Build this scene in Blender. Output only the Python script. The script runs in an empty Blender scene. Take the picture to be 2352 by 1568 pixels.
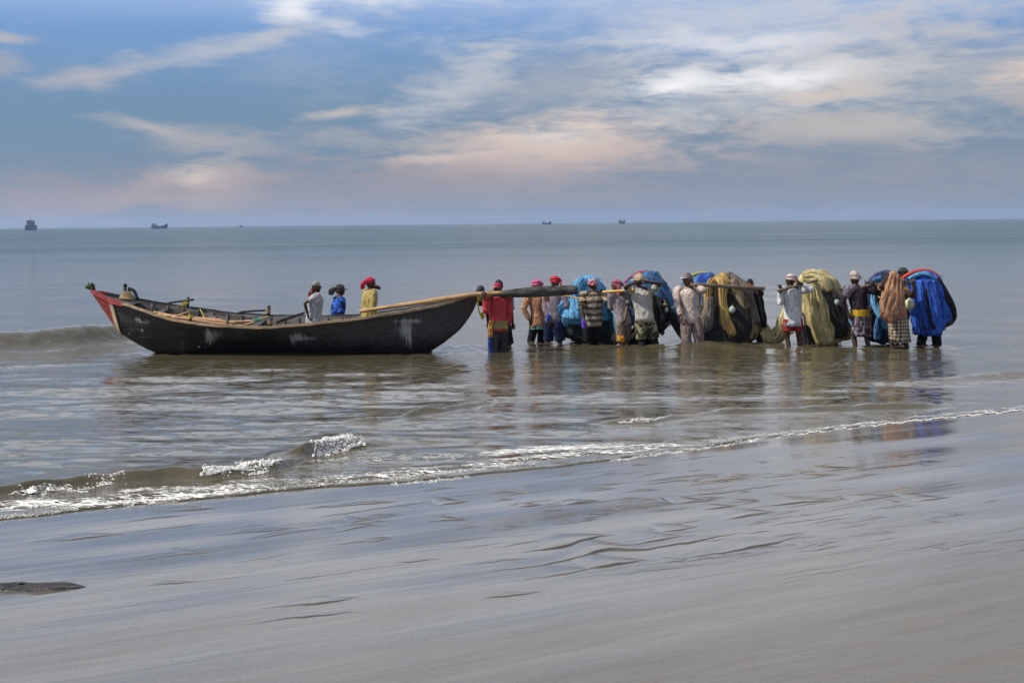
import bpy, bmesh, math, random
import numpy as np
from mathutils import Vector, Matrix

random.seed(7)
rng = np.random.default_rng(7)
SC = bpy.context.scene
COL = SC.collection
R = math.radians

# ------------------------------------------------------------------ camera
FPX = 2352 * 50 / 36.0          # focal length in units of a 2352 px wide frame
CAM_Z = 2.4
PITCH = math.atan(271.2 / FPX)
ROLL = R(0.556)
_F = Vector((0, math.cos(PITCH), -math.sin(PITCH)))
_R0 = Vector((1, 0, 0)); _U0 = Vector((0, math.sin(PITCH), math.cos(PITCH)))
_Rt = math.cos(ROLL) * _R0 - math.sin(ROLL) * _U0
_Up = math.sin(ROLL) * _R0 + math.cos(ROLL) * _U0
cam_d = bpy.data.cameras.new('camera'); cam = bpy.data.objects.new('camera', cam_d); COL.objects.link(cam)
cam_d.lens = 50; cam_d.sensor_width = 36; cam_d.clip_start = 0.1; cam_d.clip_end = 40000
m = Matrix((_Rt, _Up, -_F)).transposed().to_4x4(); m.translation = (0, 0, CAM_Z)
cam.matrix_world = m
SC.camera = cam

# ------------------------------------------------------------------ sun, exposure
SUN_EL, SUN_AZ = R(46), R(-103)      # azimuth from +Y, negative = to the left
sd = bpy.data.lights.new('sun', 'SUN'); sun = bpy.data.objects.new('sun', sd); COL.objects.link(sun)
sd.energy = 4.8; sd.angle = R(0.6); sd.color = (1.0, 0.93, 0.82)
_sdir = Vector((math.sin(SUN_AZ) * math.cos(SUN_EL), math.cos(SUN_AZ) * math.cos(SUN_EL), math.sin(SUN_EL)))
sun.rotation_euler = _sdir.to_track_quat('Z', 'Y').to_euler()
sun.location = (-30, 10, 40)
SC.view_settings.view_transform = 'Standard'; SC.view_settings.look = 'None'
SC.view_settings.exposure = 0.0; SC.view_settings.gamma = 1.0
SC.render.engine = 'CYCLES'
SC.cycles.max_bounces = 6; SC.cycles.volume_bounces = 0
SC.cycles.use_denoising = True

# ------------------------------------------------------------------ node helpers
class NT:
    def __init__(s, tree): s.t = tree; s.n = tree.nodes; s.l = tree.links
    def new(s, typ, **kw):
        n = s.n.new(typ)
        for k, v in kw.items(): setattr(n, k, v)
        return n
    def put(s, sock, v):
        if isinstance(v, bpy.types.NodeSocket): s.l.new(v, sock)
        else: sock.default_value = v
    def m(s, op, a, b=0.0, c=0.0, clamp=False):
        n = s.new('ShaderNodeMath', operation=op, use_clamp=clamp)
        s.put(n.inputs[0], a); s.put(n.inputs[1], b); s.put(n.inputs[2], c)
        return n.outputs[0]
    def ramp(s, x, a, b, smooth=True):
        n = s.new('ShaderNodeMapRange'); n.interpolation_type = 'SMOOTHSTEP' if smooth else 'LINEAR'
        n.clamp = True
        s.put(n.inputs[0], x); s.put(n.inputs[1], a); s.put(n.inputs[2], b); n.inputs[3].default_value = 0; n.inputs[4].default_value = 1
        return n.outputs[0]
    def lerp(s, x, a, b, lo, hi):
        n = s.new('ShaderNodeMapRange'); n.clamp = True
        s.put(n.inputs[0], x); s.put(n.inputs[1], a); s.put(n.inputs[2], b); s.put(n.inputs[3], lo); s.put(n.inputs[4], hi)
        return n.outputs[0]
    def mix(s, f, a, b, mode='MIX'):
        n = s.new('ShaderNodeMix', data_type='RGBA', blend_type=mode); n.clamp_factor = True
        s.put(n.inputs[0], f)
        for i, v in ((6, a), (7, b)):
            if isinstance(v, bpy.types.NodeSocket): s.l.new(v, n.inputs[i])
            else: n.inputs[i].default_value = (*v[:3], 1)
        return n.outputs[2]
    def noise(s, vec, scale, detail=4, rough=0.55, dist=0.0, out=0):
        n = s.new('ShaderNodeTexNoise'); s.l.new(vec, n.inputs['Vector'])
        n.inputs['Scale'].default_value = scale; n.inputs['Detail'].default_value = detail
        n.inputs['Roughness'].default_value = rough; n.inputs['Distortion'].default_value = dist
        return n.outputs[out]
    def mapping(s, vec, loc=(0, 0, 0), rot=(0, 0, 0), scale=(1, 1, 1)):
        n = s.new('ShaderNodeMapping'); s.l.new(vec, n.inputs[0])
        n.inputs[1].default_value = loc; n.inputs[2].default_value = rot; n.inputs[3].default_value = scale
        return n.outputs[0]
    def along(s, vec, ang, sx, sy):
        n = s.new('ShaderNodeMapping', vector_type='TEXTURE'); s.l.new(vec, n.inputs[0])
        n.inputs[2].default_value = (0, 0, ang); n.inputs[3].default_value = (1 / sx, 1 / sy, 1); return n.outputs[0]
    def bump(s, h, strength, dist, normal=None):
        n = s.new('ShaderNodeBump'); s.put(n.inputs['Strength'], strength); s.put(n.inputs['Distance'], dist)
        s.put(n.inputs['Height'], h)
        if normal is not None: s.l.new(normal, n.inputs['Normal'])
        return n.outputs[0]

# ------------------------------------------------------------------ sky
def build_world():
    w = bpy.data.worlds.new('World'); SC.world = w; w.use_nodes = True
    w.cycles.sampling_method = 'MANUAL'; w.cycles.sample_map_resolution = 512
    t = NT(w.node_tree); t.n.clear()
    out = t.new('ShaderNodeOutputWorld'); bg = t.new('ShaderNodeBackground'); bg.inputs[1].default_value = 0.1
    t.l.new(bg.outputs[0], out.inputs[0])
    sky = t.new('ShaderNodeTexSky', sky_type='NISHITA'); sky.sun_disc = False
    sky.sun_elevation = SUN_EL; sky.sun_rotation = SUN_AZ
    sky.air_density = 1.0; sky.dust_density = 0.4; sky.ozone_density = 3.0
    tc = t.new('ShaderNodeTexCoord'); vec = tc.outputs['Generated']
    sp = t.new('ShaderNodeSeparateXYZ'); t.l.new(vec, sp.inputs[0]); X, Y, Z = sp.outputs
    az = t.m('ARCTAN2', X, Y); el = t.m('ARCSINE', Z)
    U = t.m('MULTIPLY', az, FPX / 1000.0)                 # thousandths, about -1.2 .. 1.2 in view
    V = t.m('MULTIPLY', el, FPX / 1000.0)                 # 0 at the horizon, about 0.51 at the top of the view
    # wind-drawn noise used to tear every cloud edge
    cb = t.new('ShaderNodeCombineXYZ'); t.put(cb.inputs[0], U); t.put(cb.inputs[1], V); uv = cb.outputs[0]
    wisp = t.noise(t.mapping(uv, rot=(0, 0, R(-12)), scale=(2.2, 9, 1)), 1.6, 6, 0.62, 0.6)
    fine = t.noise(t.mapping(uv, rot=(0, 0, R(-8)), scale=(6, 26, 1)), 2.0, 4, 0.6, 0.4)
    big = t.noise(t.mapping(uv, loc=(3.1, 1.7, 0), scale=(0.8, 2.2, 1)), 1.3, 4, 0.5, 0.3)
    warp = t.new('ShaderNodeVectorMath', operation='MULTIPLY_ADD'); t.l.new(t.noise(t.mapping(uv, scale=(3, 7, 1)), 1.5, 4, 0.55, 0.0, 1), warp.inputs[0]); warp.inputs[1].default_value = (0.16, 0.07, 0); 
    off = t.new('ShaderNodeVectorMath', operation='SUBTRACT'); t.l.new(uv, off.inputs[0]); off.inputs[1].default_value = (0.08, 0.035, 0); t.l.new(off.outputs[0], warp.inputs[2]); uvw = warp.outputs[0]
    tear = t.m('ADD', t.m('MULTIPLY', t.m('SUBTRACT', wisp, 0.5), 1.6), t.m('MULTIPLY', t.m('SUBTRACT', fine, 0.5), 0.9))
    # clear sky
    base = t.mix(1.0, sky.outputs[0], (0.62, 0.86, 1.16), 'MULTIPLY')
    low = t.mix(t.ramp(V, 0.0, 0.25), (2.1, 2.5, 3.25), (1.55, 2.75, 4.1))
    low = t.mix(t.ramp(V, 0.2, 0.52), low, (1.95, 3.6, 6.8))
    base = t.mix(t.ramp(el, 0.10, 0.7), low, base)
    # hazy band above the sea, greyer to the right
    right = t.ramp(U, -1.0, 1.1)
    base = t.mix(t.m('MULTIPLY', t.ramp(V, 0.5, 0.05), t.lerp(right, 0, 1, 0.25, 0.75)), base, (2.1, 2.7, 3.5))
    # thin high veil, everywhere
    veil = t.ramp(t.m('ADD', big, t.m('MULTIPLY', tear, 0.3)), 0.44, 0.78)
    veil = t.m('MULTIPLY', veil, t.m('ADD', 0.22, t.m('MULTIPLY', right, 0.6)))
    c = t.mix(veil, base, t.mix(t.ramp(V, 0.05, 0.5), (3.6, 3.5, 3.7), (5.9, 6.1, 6.6)))
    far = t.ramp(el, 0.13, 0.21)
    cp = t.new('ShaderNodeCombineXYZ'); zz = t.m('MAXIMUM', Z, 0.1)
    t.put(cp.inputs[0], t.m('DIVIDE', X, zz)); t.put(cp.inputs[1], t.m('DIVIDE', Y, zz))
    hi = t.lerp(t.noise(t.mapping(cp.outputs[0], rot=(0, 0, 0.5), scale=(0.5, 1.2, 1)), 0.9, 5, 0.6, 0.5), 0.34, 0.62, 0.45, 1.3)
    depth = t.m('SUBTRACT', 1.0, t.m('EXPONENT', t.m('DIVIDE', t.m('MULTIPLY', hi, -0.26), t.m('MAXIMUM', Z, 0.03))))   # added bright veil above the view, lifts water and sand; thicker lower down
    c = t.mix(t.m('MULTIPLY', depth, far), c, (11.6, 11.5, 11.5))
    # the single clouds of this sky: centre, half-axes, slope, amount, colour
    W = (9.6, 9.5, 9.6); K = (5.4, 4.7, 4.5); P = (7.4, 6.0, 5.1); G = (4.4, 4.5, 4.9); O = (5.6, 4.3, 3.9)
    def at(px, py): return (px - 1176) / 1000.0, (512.8 - 0.0097 * (px - 1176) - py) / 1000.0
    clouds = [
        (1770, 215, 330, 62, 0.02, 0.75, (6.3, 6.2, 6.3)), (1780, 188, 250, 26, 0.02, 0.85, W), (1565, 206, 72, 24, 0.0, 1.1, W),
        (1890, 225, 120, 22, 0.1, 0.6, P), (1740, 106, 250, 22, -0.02, 0.6, W), (1280, 200, 230, 70, 0.25, 0.5, G),
        (1700, 60, 480, 80, 0.0, 0.5, (6.4, 6.6, 7.3)), (680, 42, 48, 22, 0.05, 0.6, W), (775, 70, 60, 18, -0.2, 0.3, W), (900, 2, 190, 20, 0.0, 0.4, W),
        (520, 126, 200, 24, 0.2, 0.45, (5.4, 5.5, 6.0)), (650, 95, 120, 16, 0.25, 0.5, (5.2, 5.5, 6.2)), (265, 186, 110, 28, 0.12, 0.55, (5.4, 5.0, 5.2)),
        (1050, 205, 150, 46, 0.5, 0.5, (5.9, 5.9, 6.2)), (1110, 170, 90, 40, 0.4, 0.5, (5.6, 5.8, 6.3)), (800, 265, 80, 13, 0.1, 0.7, (5.8, 5.2, 4.9)),
        (1260, 345, 250, 58, 0.03, 1.0, (7.8, 6.2, 5.2)), (1270, 315, 110, 22, 0.05, 0.6, (8.0, 7.2, 6.6)), (1180, 395, 330, 56, 0.04, 0.55, O), (1000, 365, 120, 14, 0.1, 0.6, P),
        (485, 420, 95, 44, 0.05, 1.0, (7.6, 6.0, 5.1)), (478, 418, 48, 30, 0.0, 0.8, (9.2, 7.5, 6.4)), (400, 450, 200, 34, 0.13, 0.9, O), (120, 455, 190, 42, 0.0, 0.55, (4.1, 3.4, 3.7)),
        (375, 303, 100, 15, -0.2, 0.7, (5.0, 4.7, 4.7)), (545, 332, 170, 30, -0.05, 0.55, (4.3, 4.1, 4.3)), (870, 325, 160, 24, -0.1, 0.45, (4.2, 4.1, 4.3)),
        (1930, 305, 220, 36, 0.05, 0.65, (5.3, 4.9, 4.6)), (2130, 190, 260, 100, -0.1, 0.5, (5.0, 4.9, 5.0)), (2340, 192, 90, 28, 0.15, 0.8, P), (2335, 255, 60, 20, 0.1, 0.5, K),
        (2050, 110, 36, 80, 0.3, 0.5, (5.6, 5.6, 6.0)), (2180, 105, 180, 26, -0.2, 0.5, (5.8, 5.6, 5.7)), (60, 118, 60, 8, 0.0, 0.7, (4.9, 4.7, 5.0)), (50, 175, 70, 24, 0.05, 0.5, (4.5, 4.2, 4.6)),
        (1690, 290, 40, 20, 0.0, 0.5, K), (760, 440, 600, 56, 0.0, 0.55, (3.2, 2.95, 3.3)), (1500, 455, 800, 44, 0.0, 0.4, (3.1, 3.05, 3.4)), (1900, 400, 620, 60, 0.0, 0.22, (3.4, 3.3, 3.6)),
    ]
    tear2 = t.m('MULTIPLY', tear, 1.5)
    for (px, py, rx, ry, sl, amt, colr) in clouds:
        u0, v0 = at(px, py)
        mp = t.new('ShaderNodeMapping', vector_type='TEXTURE'); t.l.new(uvw, mp.inputs[0])
        mp.inputs[1].default_value = (u0, v0, 0); mp.inputs[2].default_value = (0, 0, math.atan(sl)); mp.inputs[3].default_value = (rx / 1000.0, ry / 1000.0, 1)
        ln = t.new('ShaderNodeVectorMath', operation='LENGTH'); t.l.new(mp.outputs[0], ln.inputs[0])
        mr = t.new('ShaderNodeMapRange'); mr.interpolation_type = 'SMOOTHSTEP'; mr.clamp = True
        t.l.new(t.m('SUBTRACT', ln.outputs[1], tear2), mr.inputs[0])
        mr.inputs[1].default_value = 1.75; mr.inputs[2].default_value = -0.1; mr.inputs[3].default_value = 0; mr.inputs[4].default_value = min(1.0, amt * 1.3)
        c = t.mix(mr.outputs[0], c, colr)
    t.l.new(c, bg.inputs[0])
build_world()

# ------------------------------------------------------------------ picture <-> place
def ray(px, py):
    return _F + _Rt * ((px - 1176) / FPX) + _Up * ((784 - py) / FPX)
def at(px, py, Y):
    d = ray(px, py); s = Y / d.y
    return Vector((d.x * s, Y, CAM_Z + d.z * s))
def water(px, py, z=0.0):
    d = ray(px, py); s = (z - CAM_Z) / d.z
    return Vector((d.x * s, d.y * s, z))
def Z(ox, oy, k):                      # a point measured on an enlargement of the photograph
    return lambda x, y: ((ox + x * k) * 0.79192, (oy + y * k) * 0.79192)
z1 = Z(200, 780, 600 / 2352); z2 = Z(700, 780, 500 / 2352); z3 = Z(1150, 780, 400 / 2091); z4 = Z(1350, 770, 350 / 2033)
z5 = Z(1580, 770, 450 / 2352); z6 = Z(1920, 770, 450 / 2352); z7 = Z(2180, 770, 340 / 1975); z8 = Z(2420, 760, 400 / 2240)

# ------------------------------------------------------------------ materials
MATS = {}
def mat(name, color, rough=0.8, var=0.25, scale=6.0, bump=0.3, bscale=40.0, bdist=0.01, spec=0.3, color2=None, sheen=0.0, stretch=(1, 1, 1), ior=1.45):
    if name in MATS: return MATS[name]
    m = bpy.data.materials.new(name); m.use_nodes = True
    t = NT(m.node_tree); b = t.n['Principled BSDF']
    tc = t.new('ShaderNodeTexCoord'); v = t.mapping(tc.outputs['Object'], scale=stretch)
    n1 = t.noise(v, scale, 5, 0.6, 0.3)
    c2 = color2 if color2 else tuple(x * (1 - var) for x in color)
    c1 = color if color2 else tuple(min(1, x * (1 + var)) for x in color)
    t.l.new(t.mix(t.ramp(n1, 0.32, 0.68), c2, c1), b.inputs['Base Color'])
    b.inputs['Roughness'].default_value = rough; b.inputs['Specular IOR Level'].default_value = spec; b.inputs['IOR'].default_value = ior
    if sheen: b.inputs['Sheen Weight'].default_value = sheen
    if bump:
        t.l.new(t.bump(t.noise(v, bscale, 4, 0.6), bump, bdist), b.inputs['Normal'])
    MATS[name] = m; return m
def creases(t, v):
    """hanging folds and fine wrinkles"""
    f1 = t.noise(t.mapping(v, scale=(1, 1, 0.35)), 11, 3, 0.6, 1.2); f2 = t.noise(v, 30, 3, 0.6, 0.6)
    return t.bump(t.m('ADD', t.m('MULTIPLY', t.ramp(f1, 0.35, 0.65), 0.8), t.m('MULTIPLY', f2, 0.35)), 0.9, 0.035)
def cloth(name, color, scale=7, var=0.3, **kw):
    if name in MATS: return MATS[name]
    m = bpy.data.materials.new(name); m.use_nodes = True; t = NT(m.node_tree); b = t.n['Principled BSDF']; b.inputs['Roughness'].default_value = 0.9; b.inputs['Specular IOR Level'].default_value = 0.15
    tc = t.new('ShaderNodeTexCoord'); v = tc.outputs['Object']
    col = t.mix(t.ramp(t.noise(v, scale, 5, 0.65, 0.4), 0.3, 0.7), tuple(x * (1 - var) for x in color), tuple(min(1, x * (1 + var * 0.6)) for x in color))
    col = t.mix(t.m('MULTIPLY', t.ramp(t.noise(v, 3.2, 4, 0.6, 0.5), 0.5, 0.72), 0.45), col, tuple(x * 0.45 + 0.01 for x in color))      # broad darker blotches at random
    t.l.new(col, b.inputs['Base Color']); t.l.new(creases(t, v), b.inputs['Normal'])
    MATS[name] = m; return m
def pattern(name, kind, c1, c2, scale=1.0):
    if name in MATS: return MATS[name]
    m = bpy.data.materials.new(name); m.use_nodes = True
    t = NT(m.node_tree); b = t.n['Principled BSDF']; b.inputs['Roughness'].default_value = 0.9; b.inputs['Specular IOR Level'].default_value = 0.15
    tc = t.new('ShaderNodeTexCoord'); v = tc.outputs['Object']
    sp = t.new('ShaderNodeSeparateXYZ'); t.l.new(v, sp.inputs[0])
    wob = t.m('MULTIPLY', t.m('SUBTRACT', t.noise(v, 5, 2), 0.5), 0.06)
    def band(s, f, lo, hi): return t.ramp(t.m('SINE', t.m('MULTIPLY', t.m('ADD', s, wob), f)), lo, hi)
    if kind == 'hoops':   f = band(sp.outputs[2], 44 * scale, -0.5, 0.3)
    elif kind == 'upright': f = band(t.m('ADD', sp.outputs[0], sp.outputs[1]), 75 * scale, -0.3, 0.3)
    elif kind == 'check': f = t.m('MULTIPLY', t.m('ADD', band(sp.outputs[2], 95 * scale, -0.2, 0.2), band(t.m('ADD', sp.outputs[0], sp.outputs[1]), 95 * scale, -0.2, 0.2)), 0.5)
    else: f = t.ramp(t.noise(v, 13 * scale, 2, 0.5), 0.46, 0.52)
    col = t.mix(f, c1, c2)
    col = t.mix(t.ramp(t.noise(v, 6, 4), 0.3, 0.75), col, t.mix(0.75, (0, 0, 0), col))
    t.l.new(col, b.inputs['Base Color'])
    t.l.new(creases(t, v), b.inputs['Normal'])
    MATS[name] = m; return m
def net_mat(name, color, color2, rough=0.65):
    if name in MATS: return MATS[name]
    m = bpy.data.materials.new(name); m.use_nodes = True
    t = NT(m.node_tree); b = t.n['Principled BSDF']; b.inputs['Roughness'].default_value = rough; b.inputs['Specular IOR Level'].default_value = 0.35
    tc = t.new('ShaderNodeTexCoord'); v = tc.outputs['Object']
    vs = t.mapping(v, scale=(1, 1, 0.22))
    n = t.noise(vs, 9, 5, 0.65, 0.5); n2 = t.noise(v, 55, 3, 0.7); n3 = t.noise(vs, 45, 3, 0.7)
    col = t.mix(t.ramp(n, 0.35, 0.68), color2, color)
    col = t.mix(t.ramp(n3, 0.58, 0.32), col, t.mix(0.66, (0, 0, 0), col))
    col = t.mix(t.m('MULTIPLY', t.ramp(n2, 0.55, 0.75), 0.35), col, tuple(min(1, x * 1.6 + 0.03) for x in color))
    t.l.new(col, b.inputs['Base Color'])
    tang = t.noise(t.mapping(v, rot=(0.4, 0.3, 0.5), scale=(1, 1, 0.5)), 14, 4, 0.65, 1.6)
    col = t.mix(t.m('MULTIPLY', t.ramp(tang, 0.52, 0.36), 0.42), col, t.mix(0.35, (0, 0, 0), col))
    t.l.new(col, b.inputs['Base Color'])
    h = t.m('ADD', t.m('MULTIPLY', n3, 0.45), t.m('ADD', t.m('MULTIPLY', n2, 0.25), t.m('MULTIPLY', tang, 0.9)))
    t.l.new(t.bump(h, 1.0, 0.045), b.inputs['Normal'])
    MATS[name] = m; return m

SKIN = mat('skin_dark_brown', (0.05, 0.026, 0.017), rough=0.45, var=0.15, bump=0.1, spec=0.4)
SKIN2 = mat('skin_brown', (0.105, 0.052, 0.032), rough=0.45, var=0.15, bump=0.1, spec=0.4)
EYE = mat('eye_white', (0.6, 0.57, 0.5), rough=0.3, var=0, bump=0); PUPIL = mat('eye_dark', (0.01, 0.008, 0.006), rough=0.2, var=0, bump=0)
LIP = mat('lip', (0.11, 0.04, 0.035), rough=0.5, var=0.1, bump=0)
HAIR = mat('hair_black', (0.012, 0.011, 0.012), rough=0.55, bump=0.8, bscale=120, bdist=0.01)
BAMBOO = mat('bamboo', (0.42, 0.26, 0.12), rough=0.55, var=0.3, scale=4, stretch=(1, 8, 8), bscale=10, bdist=0.01)
BAMBOO_Y = mat('bamboo_yellow', (0.55, 0.33, 0.08), rough=0.5, var=0.25, scale=4, stretch=(1, 8, 8), bscale=10)
LOG = mat('weathered_pole', (0.17, 0.13, 0.1), rough=0.8, var=0.35, scale=4, stretch=(1, 8, 8), bscale=14, bump=0.6)
TAR = mat('tarred_wood', (0.035, 0.033, 0.035), rough=0.6, var=0.5, scale=5, bump=0.5, bscale=18)
PLANK = mat('pale_plank', (0.5, 0.27, 0.17), rough=0.7, var=0.3, scale=3, stretch=(0.6, 9, 9), bump=0.4, bscale=12)
ROPE_Y = mat('yellow_rope', (0.5, 0.42, 0.04), rough=0.8, bump=0.8, bscale=90)
ROPE_N = mat('natural_rope', (0.3, 0.21, 0.11), rough=0.9, bump=0.8, bscale=90)
ROPE_G = mat('green_rope', (0.10, 0.32, 0.25), rough=0.8, bump=0.8, bscale=90)

# ------------------------------------------------------------------ mesh building
def tag(o, label=None, cat=None, group=None, kind=None):
    if label: o['label'] = label
    if cat: o['category'] = cat
    if group: o['group'] = group
    if kind: o['kind'] = kind
    return o
def empty(name, loc):
    o = bpy.data.objects.new(name, None); o.location = loc; COL.objects.link(o); o.empty_display_size = 0.2
    return o
class MB:
    def __init__(s): s.v = []; s.f = []; s.mi = []; s.cur = 0
    def add(s, verts, faces):
        o = len(s.v); s.v.extend([tuple(p) for p in verts]); s.f.extend([tuple(i + o for i in f) for f in faces]); s.mi.extend([s.cur] * len(faces))
    def loft(s, rings, cap=(True, True), closed=True):
        n = len(rings[0]); vs = [p for r in rings for p in r]; fs = []
        for i in range(len(rings) - 1):
            for j in range(n if closed else n - 1):
                k = (j + 1) % n
                fs.append((i * n + j, i * n + k, (i + 1) * n + k, (i + 1) * n + j))
        for side, on in ((0, cap[0]), (len(rings) - 1, cap[1])):
            if on and closed:
                c = sum((Vector(p) for p in rings[side]), Vector()) / n; vs.append(tuple(c)); ci = len(vs) - 1
                for j in range(n):
                    k = (j + 1) % n
                    fs.append((side * n + k, side * n + j, ci) if side == 0 else (side * n + j, side * n + k, ci))
        s.add(vs, fs)
    def tube(s, pts, rad, n=8, flat=1.0, side=None, wob=0.0):
        pts = [Vector(p) for p in pts]
        if not hasattr(rad, '__len__'): rad = [rad] * len(pts)
        rings = []; prev = None
        for i, p in enumerate(pts):
            d = (pts[min(i + 1, len(pts) - 1)] - pts[max(i - 1, 0)]).normalized()
            if side is not None: a = Vector(side)
            elif prev is None: a = Vector((0, 0, 1)) if abs(d.z) < 0.9 else Vector((0, 1, 0))
            else: a = prev
            a = (a - d * a.dot(d)).normalized(); b = d.cross(a); prev = a
            ring = []
            for j in range(n):
                th = 2 * math.pi * j / n
                r = rad[i] * (1 + (random.random() - 0.5) * wob)
                ring.append(p + a * (math.cos(th) * r) + b * (math.sin(th) * r * flat))
            rings.append(ring)
        s.loft(rings)
    def ball(s, c, r, n=10, mrows=7, rot=None):
        c = Vector(c); r = Vector((r, r, r)) if not hasattr(r, '__len__') else Vector(r)
        rings = []
        for i in range(1, mrows):
            ph = math.pi * i / mrows
            ring = []
            for j in range(n):
                th = 2 * math.pi * j / n
                q = Vector((math.sin(ph) * math.cos(th) * r.x, math.sin(ph) * math.sin(th) * r.y, -math.cos(ph) * r.z))
                if rot is not None: q = rot @ q
                ring.append(c + q)
            rings.append(ring)
        s.loft(rings)
    def box(s, c, h, rot=None):
        c = Vector(c); vs = []
        for x in (-1, 1):
            for y in (-1, 1):
                for z in (-1, 1):
                    q = Vector((x * h[0], y * h[1], z * h[2]))
                    if rot is not None: q = rot @ q
                    vs.append(c + q)
        s.add(vs, [(0, 1, 3, 2), (4, 6, 7, 5), (0, 4, 5, 1), (2, 3, 7, 6), (0, 2, 6, 4), (1, 5, 7, 3)])
    def mesh(s, name, origin=(0, 0, 0), smooth=True):
        me = bpy.data.meshes.new(name)
        o = Vector(origin)
        me.from_pydata([tuple(Vector(p) - o) for p in s.v], [], s.f)
        me.polygons.foreach_set('material_index', s.mi)
        me.polygons.foreach_set('use_smooth', [smooth] * len(me.polygons))
        bm = bmesh.new(); bm.from_mesh(me); bmesh.ops.recalc_face_normals(bm, faces=bm.faces); bm.to_mesh(me); bm.free()
        return me
    def build(s, name, mats, parent=None, origin=None, smooth=True):
        """vertices are world points; origin is where the object stands"""
        wo = Vector(parent['_w']) if parent is not None and origin is None else Vector(origin or (0, 0, 0))
        me = s.mesh(name, wo, smooth)
        for mm in (mats if isinstance(mats, (list, tuple)) else [mats]): me.materials.append(mm)
        o = bpy.data.objects.new(name, me); COL.objects.link(o)
        if parent is not None:
            o.parent = parent; o.location = wo - Vector(root_w(parent)) if origin is not None else (0, 0, 0)
        else: o.location = wo
        o['_w'] = tuple(wo)
        return o
def root_w(o): return o['_w']
def thing(name, loc, label, cat, group=None):
    o = empty(name, loc); o['_w'] = tuple(loc); tag(o, label, cat, group); return o
def resample(pts, n):
    pts = [Vector(p) for p in pts]
    L = [0]
    for a, b in zip(pts, pts[1:]): L.append(L[-1] + (b - a).length)
    # Catmull-Rom through the points
    out = []
    for i in range(n):
        s = L[-1] * i / (n - 1); k = 0
        while k < len(pts) - 2 and s > L[k + 1]: k += 1
        u = (s - L[k]) / max(1e-9, L[k + 1] - L[k])
        p0 = pts[max(k - 1, 0)]; p1 = pts[k]; p2 = pts[k + 1]; p3 = pts[min(k + 2, len(pts) - 1)]
        out.append(0.5 * ((2 * p1) + (p2 - p0) * u + (2 * p0 - 5 * p1 + 4 * p2 - p3) * u * u + (3 * p1 - p0 - 3 * p2 + p3) * u ** 3))
    return out

# ------------------------------------------------------------------ shore line, sand, sea
_sh = [(-700, 1262), (-200, 1212), (0, 1192), (180, 1172), (400, 1152), (640, 1131), (900, 1110), (1080, 1093), (1200, 1078), (1400, 1057), (1560, 1036), (1740, 1010), (1900, 990), (2100, 967), (2352, 942), (2700, 910)]
_shw = [water(*p) for p in _sh]
SHX = np.array([p.x for p in _shw]); SHY = np.array([p.y for p in _shw])
_s0 = (SHY[1] - SHY[0]) / (SHX[1] - SHX[0]); _s1 = (SHY[-1] - SHY[-2]) / (SHX[-1] - SHX[-2])
def shore_y(x):
    x = np.asarray(x, float)
    y = np.interp(x, SHX, SHY)
    y = np.where(x < SHX[0], SHY[0] + (x - SHX[0]) * _s0, y)
    return np.where(x > SHX[-1], SHY[-1] + (x - SHX[-1]) * _s1, y)
def shore_s(x, y): return (np.asarray(y, float) - shore_y(x)) * 0.875      # + seaward
def sines(x, y, waves):
    z = np.zeros_like(x)
    for a, kx, ky, ph in waves: z += a * np.sin(kx * x + ky * y + ph)
    return z
SLOPE = 0.031
_sl = []
for _ in range(26):
    _f, _d = random.uniform(1.0, 9.0), 0.51 + random.gauss(0, 0.18)
    _sl.append((random.uniform(0.0012, 0.0040) / (1 + 0.3 * _f), -_f * math.sin(_d), _f * math.cos(_d), random.uniform(0, 6.28)))
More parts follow.
